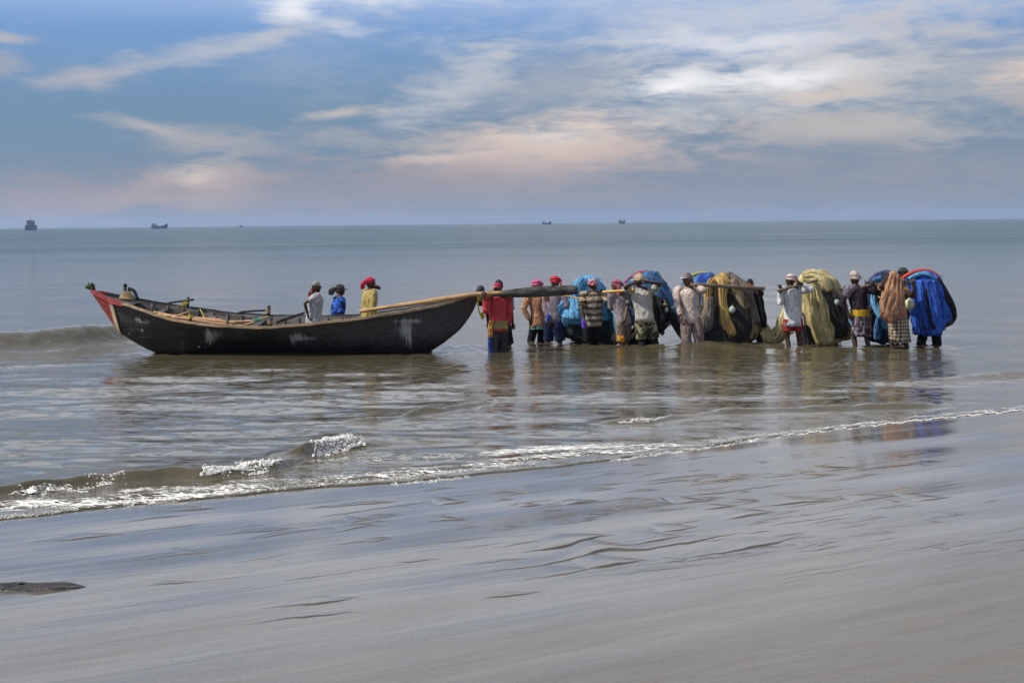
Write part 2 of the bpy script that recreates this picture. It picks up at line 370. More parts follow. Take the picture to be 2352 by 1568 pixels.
# little scarps that the backwash cut into the sand: (points in the photograph, height)
_scarps = [
    ([(1195, 1268), (1290, 1258), (1350, 1238), (1415, 1226)], 0.016), ([(1120, 1312), (1230, 1300), (1330, 1280), (1380, 1262), (1480, 1262), (1600, 1243), (1710, 1222)], 0.014),
    ([(1440, 1252), (1540, 1238), (1570, 1228)], 0.011), ([(1520, 1222), (1580, 1216), (1605, 1208)], 0.013), ([(1340, 1306), (1420, 1296), (1490, 1282)], 0.012),
    ([(1560, 1282), (1660, 1268), (1770, 1248), (1850, 1226)], 0.012), ([(1660, 1196), (1740, 1180), (1800, 1176)], 0.010), ([(1715, 1168), (1800, 1158), (1900, 1150), (1990, 1146)], 0.009),
    ([(1290, 1158), (1330, 1152), (1380, 1146)], 0.014), ([(1190, 1162), (1250, 1156)], 0.011), ([(1620, 1172), (1700, 1160)], 0.008), ([(2090, 1156), (2190, 1142)], 0.008), ([(1960, 1154), (2060, 1138)], 0.009),
    ([(1110, 1374), (1180, 1366), (1250, 1356)], 0.009), ([(600, 1398), (720, 1388), (830, 1372)], 0.008), ([(560, 1432), (700, 1414), (830, 1404)], 0.006), ([(330, 1178), (420, 1172), (520, 1166)], 0.008), ([(60, 1244), (150, 1238), (300, 1222)], 0.008),
    ([(700, 1168), (780, 1162), (920, 1150)], 0.009), ([(980, 1196), (1080, 1190)], 0.008), ([(790, 1198), (860, 1192)], 0.010), ([(770, 1222), (830, 1208), (880, 1206)], 0.008), ([(480, 1228), (560, 1222), (690, 1210)], 0.006), ([(390, 1272), (490, 1268)], 0.006),
    ([(1330, 1128), (1420, 1120)], 0.009), ([(1000, 1160), (1080, 1150)], 0.01), ([(1470, 1112), (1600, 1098)], 0.006), ([(1880, 1084), (1990, 1072)], 0.007), ([(1840, 1100), (1940, 1090)], 0.007), ([(2100, 1046), (2200, 1036)], 0.006), ([(2080, 1068), (2180, 1060)], 0.006),
    ([(1690, 1126), (1800, 1112)], 0.007), ([(1560, 1140), (1690, 1128), (1780, 1112)], 0.007), ([(1550, 1158), (1650, 1148)], 0.008), ([(910, 1294), (1010, 1284)], 0.006), ([(1180, 1336), (1280, 1322), (1380, 1300)], 0.006), ([(340, 1346), (460, 1334)], 0.005),
]
def land(px, py):
    """where the line of sight meets the sloping sand"""
    p = water(px, py)
    for _ in range(6): p = water(px, py, float(-SLOPE * shore_s(p.x, p.y)))
    return p
_sc = []
for pts, h in _scarps:
    w = [land(*p) for p in pts]; _sc.append((np.array([p.x for p in w]), np.array([p.y for p in w]), h))
for _ in range(110):                                     # many faint ones between them
    px, py = random.uniform(-300, 2600), random.uniform(1030, 1340)
    p = land(px, py)
    if shore_s(p.x, p.y) > -0.5: continue
    L = random.uniform(0.25, 1.3); a = 0.50 + random.gauss(0, 0.1)
    xs = np.linspace(-L / 2, L / 2, 7); bend = random.uniform(-0.12, 0.12)
    _sc.append((p.x + xs * math.cos(a), p.y + xs * math.sin(a) + bend * (xs ** 2) + 0.01 * np.sin(xs * 11 + random.random() * 6), random.uniform(0.001, 0.006) * random.random() * float(np.interp(py, [1030, 1200, 1330, 1560], [0.9, 1.0, 0.5, 0.2]))))
for _ in range(150):
    px, py = random.gauss(1650, 330), random.uniform(1045, 1290); p = land(px, py)
    if shore_s(p.x, p.y) > -0.35: continue
    L = random.uniform(0.12, 0.6); a = 0.50 + random.gauss(0, 0.07); xs = np.linspace(-L / 2, L / 2, 6)
    _sc.append((p.x + xs * math.cos(a), p.y + xs * math.sin(a) + random.uniform(-0.1, 0.1) * xs ** 2, random.uniform(0.0012, 0.0045)))
def sand_z(x, y):
    s = shore_s(x, y)
    z = np.where(s < 0, -SLOPE * s, np.maximum(-SLOPE * s, -0.45 - 0.012 * (s - 14)))
    z = np.maximum(z, -3.0)
    z = z + sines(x, y, _sl) * np.clip((-s + 0.3) / 1.5, 0, 1)
    return z
def grid_mesh(name, tt, yy, zf, material):
    T, Yg = np.meshgrid(tt, yy); Xg = np.sign(T) * (np.minimum(np.abs(T), 0.43) * (Yg + 2.0) + np.maximum(np.abs(T) - 0.43, 0) * np.clip(Yg + 2.0, 6, 60))
    Zg = zf(Xg.ravel(), Yg.ravel()).reshape(Xg.shape)
    nr, nc = Xg.shape
    co = np.stack([Xg, Yg, Zg], -1).reshape(-1, 3).astype(np.float32)
    i = np.arange(nr * nc).reshape(nr, nc)
    q = np.stack([i[:-1, :-1], i[:-1, 1:], i[1:, 1:], i[1:, :-1]], -1).reshape(-1, 4)
    me = bpy.data.meshes.new(name); me.vertices.add(len(co)); me.vertices.foreach_set('co', co.ravel())
    me.loops.add(q.size); me.loops.foreach_set('vertex_index', q.ravel().astype(np.int32))
    me.polygons.add(len(q)); me.polygons.foreach_set('loop_start', np.arange(0, q.size, 4, dtype=np.int32))
    me.polygons.foreach_set('loop_total', np.full(len(q), 4, np.int32)); me.polygons.foreach_set('use_smooth', np.ones(len(q), bool))
    me.update(calc_edges=True); me.validate(); me.materials.append(material)
    o = bpy.data.objects.new(name, me); COL.objects.link(o); tag(o, kind='structure'); return o

def sand_material():
    m = bpy.data.materials.new('wet_sand'); m.use_nodes = True; t = NT(m.node_tree); b = t.n['Principled BSDF']
    tc = t.new('ShaderNodeTexCoord'); v = tc.outputs['Object']
    sv = t.along(v, R(28), 0.32, 2.6)
    n = t.noise(sv, 1.1, 6, 0.6, 0.5); nf = t.noise(sv, 6, 5, 0.6, 0.3); grain = t.noise(v, 160, 2, 0.6)
    geo = t.new('ShaderNodeNewGeometry'); sp = t.new('ShaderNodeSeparateXYZ'); t.l.new(geo.outputs['Position'], sp.inputs[0])
    z = sp.outputs[2]                                     # higher sand has drained more
    dry = t.m('ADD', t.ramp(z, 0.11, 0.225), t.m('MULTIPLY', t.m('SUBTRACT', n, 0.5), 1.3), clamp=True)
    col = t.mix(dry, (0.08, 0.07, 0.056), (0.118, 0.112, 0.103))
    st = t.noise(t.along(v, R(30), 0.16, 3.0), 1.3, 6, 0.65, 0.6)
    col = t.mix(t.m('MULTIPLY', t.ramp(st, 0.45, 0.66), 0.55), col, (0.18, 0.17, 0.15))
    col = t.mix(t.m('MULTIPLY', t.ramp(nf, 0.4, 0.7), 0.3), col, (0.10, 0.082, 0.06))
    col = t.mix(t.m('MULTIPLY', t.ramp(grain, 0.4, 0.7), 0.3), col, (0.30, 0.28, 0.25))
    col = t.mix(t.m('MULTIPLY', t.ramp(t.noise(v, 45, 4, 0.75), 0.5, 0.75), 0.45), col, (0.055, 0.05, 0.043))
    t.l.new(col, b.inputs['Base Color'])
    t.put(b.inputs['Roughness'], t.m('ADD', t.lerp(dry, 0, 1, 0.035, 0.30), t.m('MULTIPLY', t.m('ADD', t.ramp(nf, 0.4, 0.75), t.m('MULTIPLY', t.ramp(st, 0.4, 0.65), t.lerp(dry, 0, 1, 0.0, 2.5))), 0.06)))
    t.put(b.inputs['IOR'], t.lerp(dry, 0, 1, 1.58, 1.2))
    h = t.m('ADD', t.m('ADD', t.m('MULTIPLY', n, 0.7), t.m('MULTIPLY', st, 0.5)), t.m('MULTIPLY', nf, 0.25))
    bn = t.bump(h, t.lerp(z, 0.05, 0.3, 0.15, 0.6), 0.02)
    bn = t.bump(grain, t.lerp(dry, 0, 1, 0.01, 0.12), 0.003, bn)
    t.l.new(bn, b.inputs['Normal'])
    return m
tt_in = np.linspace(-0.42, 0.42, 560)
tt = np.concatenate([np.linspace(-2.5, -0.43, 14), tt_in, np.linspace(0.43, 2.5, 14)])
yy = np.concatenate([np.linspace(-6, 4.2, 8), 1 / np.linspace(1 / 4.5, 1 / 19.0, 900), np.linspace(19.3, 60, 40), np.geomspace(70, 12000, 10)])
SAND_MAT = sand_material()
sand = grid_mesh('beach_sand', tt, yy, sand_z, SAND_MAT); sand['_w'] = (0, 0, 0)
def ledges():
    """small wet ledges left by the backwash: a low face towards the beach and a long back that runs out flush"""
    mb = MB()
    for X, Yl, h in _sc:
        n = max(10, int((X[-1] - X[0]) / 0.03)); xs = np.linspace(X[0], X[-1], n); ph = random.uniform(0, 6.28)
        ys = np.interp(xs, X, Yl)
        k = np.ones(5) / 5; ys = np.convolve(np.pad(ys, 2, mode='edge'), k, 'valid') + 0.010 * np.sin(xs * 17 + ph) + 0.006 * np.sin(xs * 41 + 2 * ph)
        t = np.linspace(0, 1, n); env = np.sin(np.clip(t, 0.001, 0.999) * math.pi) ** 1.1 * (0.75 + 0.25 * np.sin(xs * 9 + ph))
        base = sand_z(xs.copy(), ys.copy()); rings = []
        for i in range(n):
            e = max(0.0004, h * env[i]); L = 0.015 + 60 * e
            def gz(d): return float(base[i]) - SLOPE * 0.875 * d
            p = lambda d, z: (xs[i] - 0.48 * d, ys[i] + 0.87 * d, gz(d) + z)
            rings.append([p(-0.002 - 0.3 * e, -0.004), p(0.0, e * 0.92), p(0.006, e), p(L * 0.25, e * 0.55 - 0.0005), p(L * 0.6, e * 0.16 - 0.001), p(L, -0.004)])
        mb.loft(rings, (False, False), closed=False)
    o = mb.build('backwash_ledges', SAND_MAT, sand); tag(o, kind='stuff')
ledges()

# the waves: crest line in the photograph, height at each point, reach to the front (towards the beach) and to the back
def crest(pts, wf, wb):
    w = [water(p[0], p[1], p[2] * 0.9) for p in pts]
    return (np.array([p.x for p in w]), np.array([p.y for p in w]), np.array([p[2] for p in pts]), wf, wb)
CRESTS = [
    crest([(-400, 776, 0.34), (0, 764, 0.36), (100, 757, 0.38), (200, 751, 0.38), (300, 752, 0.28), (380, 760, 0.1), (480, 770, 0.0)], 0.9, 2.2),
    crest([(1480, 800, 0.0), (1560, 793, 0.05), (1610, 786, 0.085), (1660, 790, 0.07), (1760, 800, 0.02), (1840, 806, 0.0)], 0.45, 0.9),
    crest([(780, 972, 0.0), (860, 962, 0.06), (920, 957, 0.035), (950, 944, 0.075), (975, 937, 0.085), (1010, 940, 0.055), (1050, 930, 0.065), (1110, 918, 0.055), (1160, 915, 0.0)], 0.13, 0.4),
    crest([(1340, 972, 0.0), (1400, 966, 0.045), (1440, 962, 0.06), (1500, 960, 0.06), (1540, 953, 0.055), (1600, 950, 0.03), (1640, 944, 0.035), (1690, 938, 0.06), (1800, 937, 0.04), (1900, 934, 0.055), (2010, 928, 0.08), (2120, 928, 0.06), (2200, 926, 0.01), (2260, 925, 0.0)], 0.14, 0.5),
    crest([(1880, 884, 0.0), (2100, 874, 0.05), (2180, 866, 0.08), (2250, 858, 0.10), (2352, 850, 0.11), (2500, 842, 0.11)], 0.35, 0.9),
    crest([(-300, 1150, 0.08), (0, 1124, 0.085), (60, 1114, 0.10), (150, 1100, 0.10), (290, 1087, 0.108), (380, 1080, 0.105), (460, 1078, 0.105), (560, 1068, 0.10), (640, 1060, 0.085), (690, 1052, 0.04), (740, 1048, 0.0)], 0.12, 0.55),
    crest([(600, 1052, 0.0), (660, 1044, 0.05), (700, 1030, 0.10), (750, 1016, 0.12), (790, 1009, 0.115), (835, 1012, 0.06), (900, 1020, 0.0)], 0.12, 0.5),
    crest([(-300, 1180, 0.03), (0, 1156, 0.035), (200, 1152, 0.03), (400, 1134, 0.03), (640, 1114, 0.026), (900, 1093, 0.024), (1200, 1056, 0.022), (1400, 1036, 0.02), (1560, 1018, 0.012), (1740, 1000, 0.0)], 0.06, 0.35),
]
WADERS = [tuple(water(a, b)[:2]) for a, b in ((1140, 805), (1155, 803), (1228, 788), (1262, 789), (1345, 791), (1378, 791), (1432, 792), (1488, 793), (1505, 793), (1738, 793), (1826, 795), (1846, 795), (1972, 796), (1996, 796), (2058, 798), (2084, 798), (2108, 796), (2156, 796), (370, 813), (975, 811))]
_rip = []
for i in range(46):
    lam = math.exp(random.uniform(math.log(0.28), math.log(9.0))); k = 6.283 / lam
    a = random.gauss(0.12, 0.38)
    _rip.append((lam, (0.0028 * lam ** 0.62) * random.uniform(0.5, 1.0), k * math.sin(a), k * math.cos(a), random.uniform(0, 6.28)))
def sea_z(x, y):
    s = shore_s(x, y)
    dy = np.where(y < 60, 0.0009 * y * y * 0.25 + 0.015, y * 0.04)     # spacing of the rows
    z = np.zeros_like(x)
    gust = 0.65 + 0.35 * np.sin(0.31 * x + 0.8 * np.sin(y * 0.17)) * np.sin(0.23 * y + 0.5 * np.sin(0.4 * x))
    for lam, a, kx, ky, ph in _rip:
        lod = np.clip((lam / np.maximum(dy, 0.02) - 2.5) / 4.0, 0, 1)
        z += a * lod * np.sin(kx * x + ky * y + ph + 0.7 * np.sin(0.9 * x + 0.35 * y + ph)) * np.clip(s / max(0.8, lam * 1.2), 0, 1)
    z *= gust
    for X, Yc, A, wf, wb in CRESTS:
        msk = (x > X[0]) & (x < X[-1]) & (y > Yc.min() - 4) & (y < Yc.max() + 8)
        if not msk.any(): continue
        xm = x[msk]; ym = y[msk]
        sm = 1.0 if wf < 0.3 else 0.15
        yc = np.interp(xm, X, Yc) + sm * (0.03 * np.sin(xm * 3.1) + 0.02 * np.sin(xm * 9.7 + 1.0))
        A_ = np.interp(xm, X, A) * (1 + sm * (0.12 * np.sin(xm * 5.3) + 0.06 * np.sin(xm * 17)))
        d = ym - yc
        z[msk] += A_ * np.where(d < 0, np.exp(-(d / wf) ** 2), 1.0 / (1 + (d / wb) ** 2)) * np.clip(1.3 - d / (wb * 4), 0, 1)
    for wx, wy in WADERS:
        msk = (np.abs(x - wx) < 1.3) & (np.abs(y - wy) < 1.6)
        if msk.any():
            r = np.hypot(x[msk] - wx, (y[msk] - wy)); z[msk] += 0.018 * np.sin(r * 17 + wx) * np.exp(-r / 0.5)
    wob = 0.035 * np.sin(x * 4.3) + 0.018 * np.sin(x * 13.0 + 2) + 0.05 * np.sin(x * 1.3 + 1)
    sw = s + wob * np.clip(1 - s, 0, 1)
    lip = np.where(sw > 0, (0.012 + 0.010 * np.clip(1 - (x + 4) / 8, 0, 1)) * (1 - np.exp(-sw / 0.035)) * np.exp(-sw / 1.2), -0.07)
    z = np.where(sw > 0, z * np.clip(sw / 0.25, 0, 1) + lip, -0.06 - SLOPE * 0)
    return z
def sea_material():
    m = bpy.data.materials.new('sea_water'); m.use_nodes = True; t = NT(m.node_tree); b = t.n['Principled BSDF']
    tc = t.new('ShaderNodeTexCoord'); v = tc.outputs['Object']
    sp = t.new('ShaderNodeSeparateXYZ'); t.l.new(v, sp.inputs[0]); Yv = sp.outputs[1]
    silt = t.noise(t.mapping(v, scale=(0.06, 0.14, 1)), 1.0, 4, 0.5)
    deep = t.ramp(t.m('ADD', Yv, t.m('MULTIPLY', silt, 30)), 35, 150)
    col = t.mix(deep, (0.078, 0.066, 0.036), (0.03, 0.062, 0.075))
    streak = t.noise(t.mapping(v, scale=(0.006, 0.045, 1)), 1.0, 5, 0.65, 0.4)
    col = t.mix(t.m('MULTIPLY', deep, t.ramp(streak, 0.4, 0.65)), col, (0.055, 0.085, 0.082))
    t.l.new(col, b.inputs['Base Color'])
    t.put(b.inputs['IOR'], t.m('ADD', t.lerp(Yv, 22, 75, 1.52, 1.25), t.m('MULTIPLY', deep, t.lerp(streak, 0.35, 0.65, -0.05, 0.09))))
    t.put(b.inputs['Roughness'], t.lerp(Yv, 15, 300, 0.05, 0.13))
    band = t.noise(t.mapping(v, scale=(0.012, 0.05, 1)), 1.0, 4, 0.6, 0.5)
    r1 = t.noise(t.mapping(v, rot=(0, 0, R(6)), scale=(3.0, 5.0, 1)), 1.25, 5, 0.6, 0.6)
    r1 = t.m('ADD', t.m('MULTIPLY', t.ramp(r1, 0.5, 0.78), 0.7), t.m('MULTIPLY', r1, 0.3))      # flat between single ripples
    r2 = t.noise(t.mapping(v, rot=(0, 0, R(-9)), scale=(0.25, 0.75, 1)), 1.0, 4, 0.6, 0.3)
    st = t.m('MULTIPLY', t.lerp(Yv, 14, 60, 0.75, 0.95), t.lerp(band, 0.38, 0.62, 0.35, 1.4))
    bn = t.bump(r1, st, t.lerp(Yv, 12, 80, 0.015, 0.02))
    bn = t.bump(r2, t.m('MULTIPLY', t.ramp(Yv, 25, 120), t.lerp(band, 0.4, 0.6, 0.35, 1.0)), 0.12, bn)
    t.l.new(bn, b.inputs['Normal'])
    df = t.new('ShaderNodeBsdfDiffuse'); df.inputs[0].default_value = (0.07, 0.112, 0.138, 1); mx = t.new('ShaderNodeMixShader')       # far off, the faces of the waves show the water's own green
    t.put(mx.inputs[0], t.m('MULTIPLY', t.ramp(Yv, 45, 150), t.lerp(t.m('ADD', t.m('MULTIPLY', streak, 0.6), t.m('MULTIPLY', t.noise(t.mapping(v, scale=(0.08, 0.5, 1)), 1.0, 5, 0.7, 0.4), 0.4)), 0.38, 0.62, 0.25, 0.8))); t.l.new(b.outputs[0], mx.inputs[1]); t.l.new(df.outputs[0], mx.inputs[2]); t.l.new(mx.outputs[0], t.n['Material Output'].inputs[0])
    return m
SEA_MAT = sea_material()
tt2 = np.concatenate([np.linspace(-2.2, -0.44, 14), np.linspace(-0.42, 0.42, 760), np.linspace(0.44, 2.2, 14)])
yy2 = np.concatenate([1 / np.linspace(1 / 10.5, 1 / 36.0, 560), np.geomspace(36.4, 300, 130), np.geomspace(320, 12000, 24)])
sea = grid_mesh('sea', tt2, yy2, sea_z, SEA_MAT)
def sea_h(x, y): return float(sea_z(np.array([x], float), np.array([y], float))[0])
def bed_h(x, y):
    s = float(shore_s(np.array([x]), np.array([y]))[0]); return max(-SLOPE * s, -0.45 - 0.012 * (s - 14)) if s > 0 else -SLOPE * s

# ------------------------------------------------------------------ people
def rz(a): return Matrix.Rotation(a, 3, 'Z')
def ik(S, T, a, b, hint):
    d = T - S; L = d.length
    if L > (a + b) * 0.985: T = S + d * ((a + b) * 0.985 / L); d = T - S; L = d.length
    L = max(L, abs(a - b) + 0.02); n = d.normalized()
    x = (a * a - b * b + L * L) / (2 * L); h = math.sqrt(max(1e-6, a * a - x * x))
    hv = hint - n * hint.dot(n)
    if hv.length < 1e-3: hv = Vector((0, -1, 0))
    return S + n * x + hv.normalized() * h, T
def person(label, foot, top, yaw, Y=None, lean=0.05, slean=0.0, arms=None, skin=SKIN, head=(0, 0), feet=((0.11, 0.06), (-0.11, -0.06)), group=None, bed=None, face=True):
    """foot: (px, py) where the legs enter the water; top: (px, py) of the top of the head; yaw 0 = back to the camera"""
    if Y is None: w = water(*foot); X, Y = w.x, w.y
    else: X = at(foot[0], foot[1], Y).x
    zb = bed_h(X, Y) if bed is None else bed
    zt = at(top[0], top[1], Y); H = zt.z - zb
    dx = zt.x - X
    rs = random.Random(int(foot[0] * 7 + top[1])); lean += rs.uniform(0, 0.09); slean += rs.uniform(-0.06, 0.06)
    if feet == ((0.11, 0.06), (-0.11, -0.06)): feet = ((0.10 + rs.uniform(-0.02, 0.06), rs.uniform(-0.05, 0.2)), (-0.10 - rs.uniform(-0.02, 0.06), -rs.uniform(-0.05, 0.2)))
    base = Vector((X, Y, zb)); Rm = rz(yaw); Ri = rz(-yaw)
    loc = lambda p: Ri @ (Vector(p) - base)
    wor = lambda p: base + Rm @ Vector(p)
    off = Ri @ Vector((dx * 0.55, 0, 0)); toff = Ri @ Vector((dx * 0.45, 0, 0))
    k = H / 1.68
    P = Vector((off.x, off.y, 0.52 * H))
    u = Vector((slean, math.sin(lean), math.cos(lean))); u += toff / (0.42 * H); u.normalize()
    J = {'P': P, 'waist': P + u * 0.09 * H, 'chest': P + u * 0.205 * H, 'neck': P + u * 0.315 * H, 'hb': P + u * 0.355 * H}
    J['head'] = P + u * 0.405 * H; J['up'] = u
    J['head'].z = H - 0.125 * k
    vs = []; es = []; rd = []
    def V(p, r):
        vs.append(Vector(p)); rd.append(r * k); return len(vs) - 1
    p0 = V(P, 0.098); p1 = V(J['waist'], 0.092); p2 = V(J['chest'], 0.108); p3 = V(J['neck'], 0.055); p4 = V(J['hb'] * 0.5 + J['head'] * 0.5, 0.05)
    es += [(p0, p1), (p1, p2), (p2, p3), (p3, p4)]
    for sgn, (fx, fy) in zip((1, -1), feet):
        hip = P + Vector((sgn * 0.085 * k, 0, -0.03 * H)); an = Vector((fx * k, fy * k, 0.06 * k)); tgt = an
        kn, an = ik(hip, tgt, 0.235 * H, 0.235 * H, Vector((sgn * 0.1, 1, 0)))
        toe = an + Vector((sgn * 0.02, 0.17 * k, -0.035 * k)); heel = an + Vector((0, -0.05 * k, -0.02 * k))
        a = V(hip, 0.085); b = V(hip.lerp(kn, 0.5), 0.072); c = V(kn, 0.054); c2 = V(kn.lerp(an, 0.35), 0.054); d = V(an, 0.036); e = V(an.lerp(toe, 0.6), 0.036); f = V(toe, 0.024)
        es += [(p0, a), (a, b), (b, c), (c, c2), (c2, d), (d, e), (e, f)]
        J['hip' + 'RL'[sgn < 0]] = hip; J['knee' + 'RL'[sgn < 0]] = kn; J['ank' + 'RL'[sgn < 0]] = an
    arms = arms or {}
    for sgn, key in ((1, 'R'), (-1, 'L')):
        S = J['neck'] - u * 0.02 * H + Vector((sgn * 0.115 * H, 0, 0)); spec = arms.get(key)
        ua, fa = 0.178 * H, 0.152 * H
        if spec is None: T = S + Vector((sgn * 0.05, 0.05, -0.315 * H)); hint = Vector((sgn * 0.3, -1, 0)); curl = 0.5
        else:
            T = loc(spec[0]); hint = Ri @ Vector(spec[1]) if len(spec) > 1 and spec[1] else Vector((sgn * 0.4, -0.3, -1)); curl = spec[2] if len(spec) > 2 else 1.2
        E, W = ik(S, T, ua, fa, hint)
        fd = (W - E).normalized()
        J['sh' + key] = S; J['el' + key] = E; J['wr' + key] = W
        lat = fd.cross(Vector((0, 1, 0.2))); lat = lat.normalized() if lat.length > 0.1 else Vector((1, 0, 0))
        nrm = lat.cross(fd).normalized()                      # the side the fingers close to
        if nrm.y < 0: nrm = -nrm
        a = V(S, 0.058); b = V(S.lerp(E, 0.45), 0.05); c = V(E, 0.041); d = V(E.lerp(W, 0.4), 0.039); w_ = V(W, 0.026); pm = V(W + fd * 0.055 * k, 0.03)
        es += [(p3, a), (a, b), (b, c), (c, d), (d, w_), (w_, pm)]
        for q in range(4):
            o = (q - 1.5) * 0.021 * k; ln = (0.036, 0.042, 0.04, 0.03)[q] * k
            kp = W + fd * 0.095 * k + lat * o; d1 = (fd * math.cos(curl * 0.8) + nrm * math.sin(curl * 0.8)); d2 = (fd * math.cos(curl * 1.7) + nrm * math.sin(curl * 1.7))
            i0 = V(kp, 0.0105); i1 = V(kp + d1 * ln, 0.0095); i2 = V(kp + d1 * ln + d2 * ln * 0.9, 0.0075)
            es += [(pm, i0), (i0, i1), (i1, i2)]
        tb = W + fd * 0.045 * k + lat * 0.03 * k * (1 if sgn > 0 else -1)
        i0 = V(tb, 0.012); i1 = V(tb + (fd * 0.6 + lat * (0.7 if sgn > 0 else -0.7) + nrm * 0.5).normalized() * 0.035 * k, 0.0105); i2 = V(vs[i1] + (fd * 0.6 + nrm * 0.8) * 0.026 * k, 0.008)
        es += [(pm, i0), (i0, i1), (i1, i2)]
    me = bpy.data.meshes.new('skeleton'); me.from_pydata([tuple(v) for v in vs], es, [])
    tmp = bpy.data.objects.new('skeleton', me); COL.objects.link(tmp)
    tmp.modifiers.new('skin', 'SKIN'); tmp.modifiers['skin'].use_smooth_shade = True
    sv = me.skin_vertices[0].data
    for i, r in enumerate(rd): sv[i].radius = (r, r); sv[i].use_root = (i == 0)
    ss = tmp.modifiers.new('sub', 'SUBSURF'); ss.levels = 1; ss.render_levels = 1
    dg = bpy.context.evaluated_depsgraph_get(); ev = tmp.evaluated_get(dg); bm_me = ev.to_mesh()
    mb = MB(); mb.add([wor(v.co) for v in bm_me.vertices], [tuple(p.vertices) for p in bm_me.polygons])
    ev.to_mesh_clear(); bpy.data.objects.remove(tmp); bpy.data.meshes.remove(me)
    # head: an ellipsoid with jaw, brow, nose, ears, eyes, mouth
    HR = Rm @ rz(head[0]) @ Matrix.Rotation(-head[1], 3, 'X'); HC = wor(J['head'])
    J['HR'] = HR; J['HC'] = HC; J['k'] = k; J['wor'] = wor; J['Rm'] = Rm; J['base'] = base; J['H'] = H
    hw = lambda p: HC + HR @ (Vector(p) * k)
    rings = []
    for i in range(1, 12):
        ph = math.pi * i / 12; ring = []
        for j in range(18):
            th = 2 * math.pi * j / 18
            x = math.sin(ph) * math.cos(th) * 0.076; y = math.sin(ph) * math.sin(th) * 0.096; z = -math.cos(ph) * 0.122
            if z < -0.02:
                q = (-z - 0.02) / 0.1; x *= 1 - 0.28 * q; y = y * (1 - 0.25 * q) + 0.02 * q
            if y > 0.05 and 0.0 < z < 0.03 and abs(x) < 0.05: y -= 0.008
            if y > 0.06 and 0.03 <= z < 0.06: y += 0.004
            ring.append(hw((x, y, z)))
        rings.append(ring)
    mb.loft(rings)
    mb.loft([[hw((math.cos(t_) * r_ * 0.9, y_ + math.sin(t_) * r_ * 0.5, z_)) for t_ in np.linspace(0, 6.283, 9)[:-1]] for (y_, z_, r_) in ((0.086, 0.028, 0.008), (0.096, 0.008, 0.011), (0.107, -0.014, 0.016), (0.098, -0.026, 0.016))])
    for sgn in (1, -1): mb.ball(hw((sgn * 0.076, -0.004, -0.004)), (0.012 * k, 0.022 * k, 0.034 * k), 8, 6, HR)
    mb.cur = 1
    for sgn in (1, -1): mb.ball(hw((sgn * 0.031, 0.0795, 0.014)), (0.014 * k, 0.008 * k, 0.0075 * k), 8, 6, HR)
    mb.cur = 2
    for sgn in (1, -1): mb.ball(hw((sgn * 0.031, 0.085, 0.014)), (0.0065 * k, 0.005 * k, 0.0065 * k), 6, 5, HR); mb.ball(hw((sgn * 0.031, 0.085, 0.035)), (0.02 * k, 0.006 * k, 0.004 * k), 6, 5, HR)
    mb.cur = 3
    mb.ball(hw((0, 0.087, -0.05)), (0.024 * k, 0.009 * k, 0.009 * k), 8, 6, HR)
    o = mb.build('person', [skin, EYE, PUPIL, LIP], None, tuple(base))
    tag(o, label, 'person', group)
    o['_w'] = tuple(base)
    return o, J
def ell(c, a, b, n=26, f=None):
    return [Vector(c) + Vector(a) * math.cos(t) * (f(t) if f else 1) + Vector(b) * math.sin(t) * (f(t) if f else 1) for t in np.linspace(0, 2 * math.pi, n + 1)[:-1]]
def folds(n, amp, ph=None):
    ph = random.uniform(0, 6.28) if ph is None else ph
    q = random.uniform(0, 6.28)
    return lambda t: 1 + amp * math.sin(n * t + ph) + 0.6 * amp * math.sin((n * 2 + 1) * t + q)
def spine(J, zf):
    """point on the body axis at fraction zf of the standing height"""
    H = J['H']; P = J['P']
    if zf <= 0.52: return P + Vector((0, 0, (zf - 0.52) * H))
    return P + J['up'] * ((zf - 0.52) * H)
def shirt(o, J, m, hem=0.46, sleeve=0.75, wide=1.0, cuff=1.0, name='shirt', flare=1.0):
    k = J['k']; w = J['wor']; mb = MB(); rings = []
    f1 = folds(4, 0.035); f2 = folds(5, 0.02)
    prof = [(hem, 0.175 * flare, 0.135 * flare), (hem + 0.05, 0.172 * flare, 0.13 * flare), (0.58, 0.165, 0.125), (0.64, 0.166, 0.122), (0.70, 0.178, 0.132), (0.755, 0.186, 0.134), (0.79, 0.19, 0.12), (0.815, 0.165, 0.095), (0.832, 0.115, 0.075), (0.848, 0.068, 0.062)]
    for z, a, b in prof:
        c = spine(J, z); g = f1 if z < 0.62 else f2
        wr = 1 + (0.025 * math.sin(z * 90 + 1) if z < 0.76 else 0)
        rings.append([w(q) for q in ell(c, (a * k * wide * wr, 0, 0), (0, b * k * wide * wr, 0), 28, g)])
    mb.loft(rings, (True, False))
    if sleeve:
        for key in 'RL':
            S, E, W = J['sh' + key], J['el' + key], J['wr' + key]
            inn = S.lerp(spine(J, 0.79), 0.3)
            pts = [inn, S + (S - inn) * 0.15, S.lerp(E, 0.35)]
            r = [0.085, 0.078, 0.07]
            if sleeve <= 1: pts += [S.lerp(E, sleeve * 0.8), S.lerp(E, sleeve)]; r += [0.066, 0.068]
            else:
                e2 = sleeve - 1
                pts += [S.lerp(E, 0.8), E, E.lerp(W, e2 * 0.45), E.lerp(W, e2)]; r += [0.062, 0.06, 0.055, 0.047 * cuff]
            pts = [w(p) for p in pts]
            n = len(pts) * 3; rp = resample(pts, n); rr = np.interp(np.linspace(0, 1, n), np.linspace(0, 1, len(r)), r)
            rr = [x * k * (1 + 0.05 * math.sin(i * 2.3)) for i, x in enumerate(rr)]
            mb.tube(rp, rr, 14, wob=0.06)
    return mb.build(name, m, o)
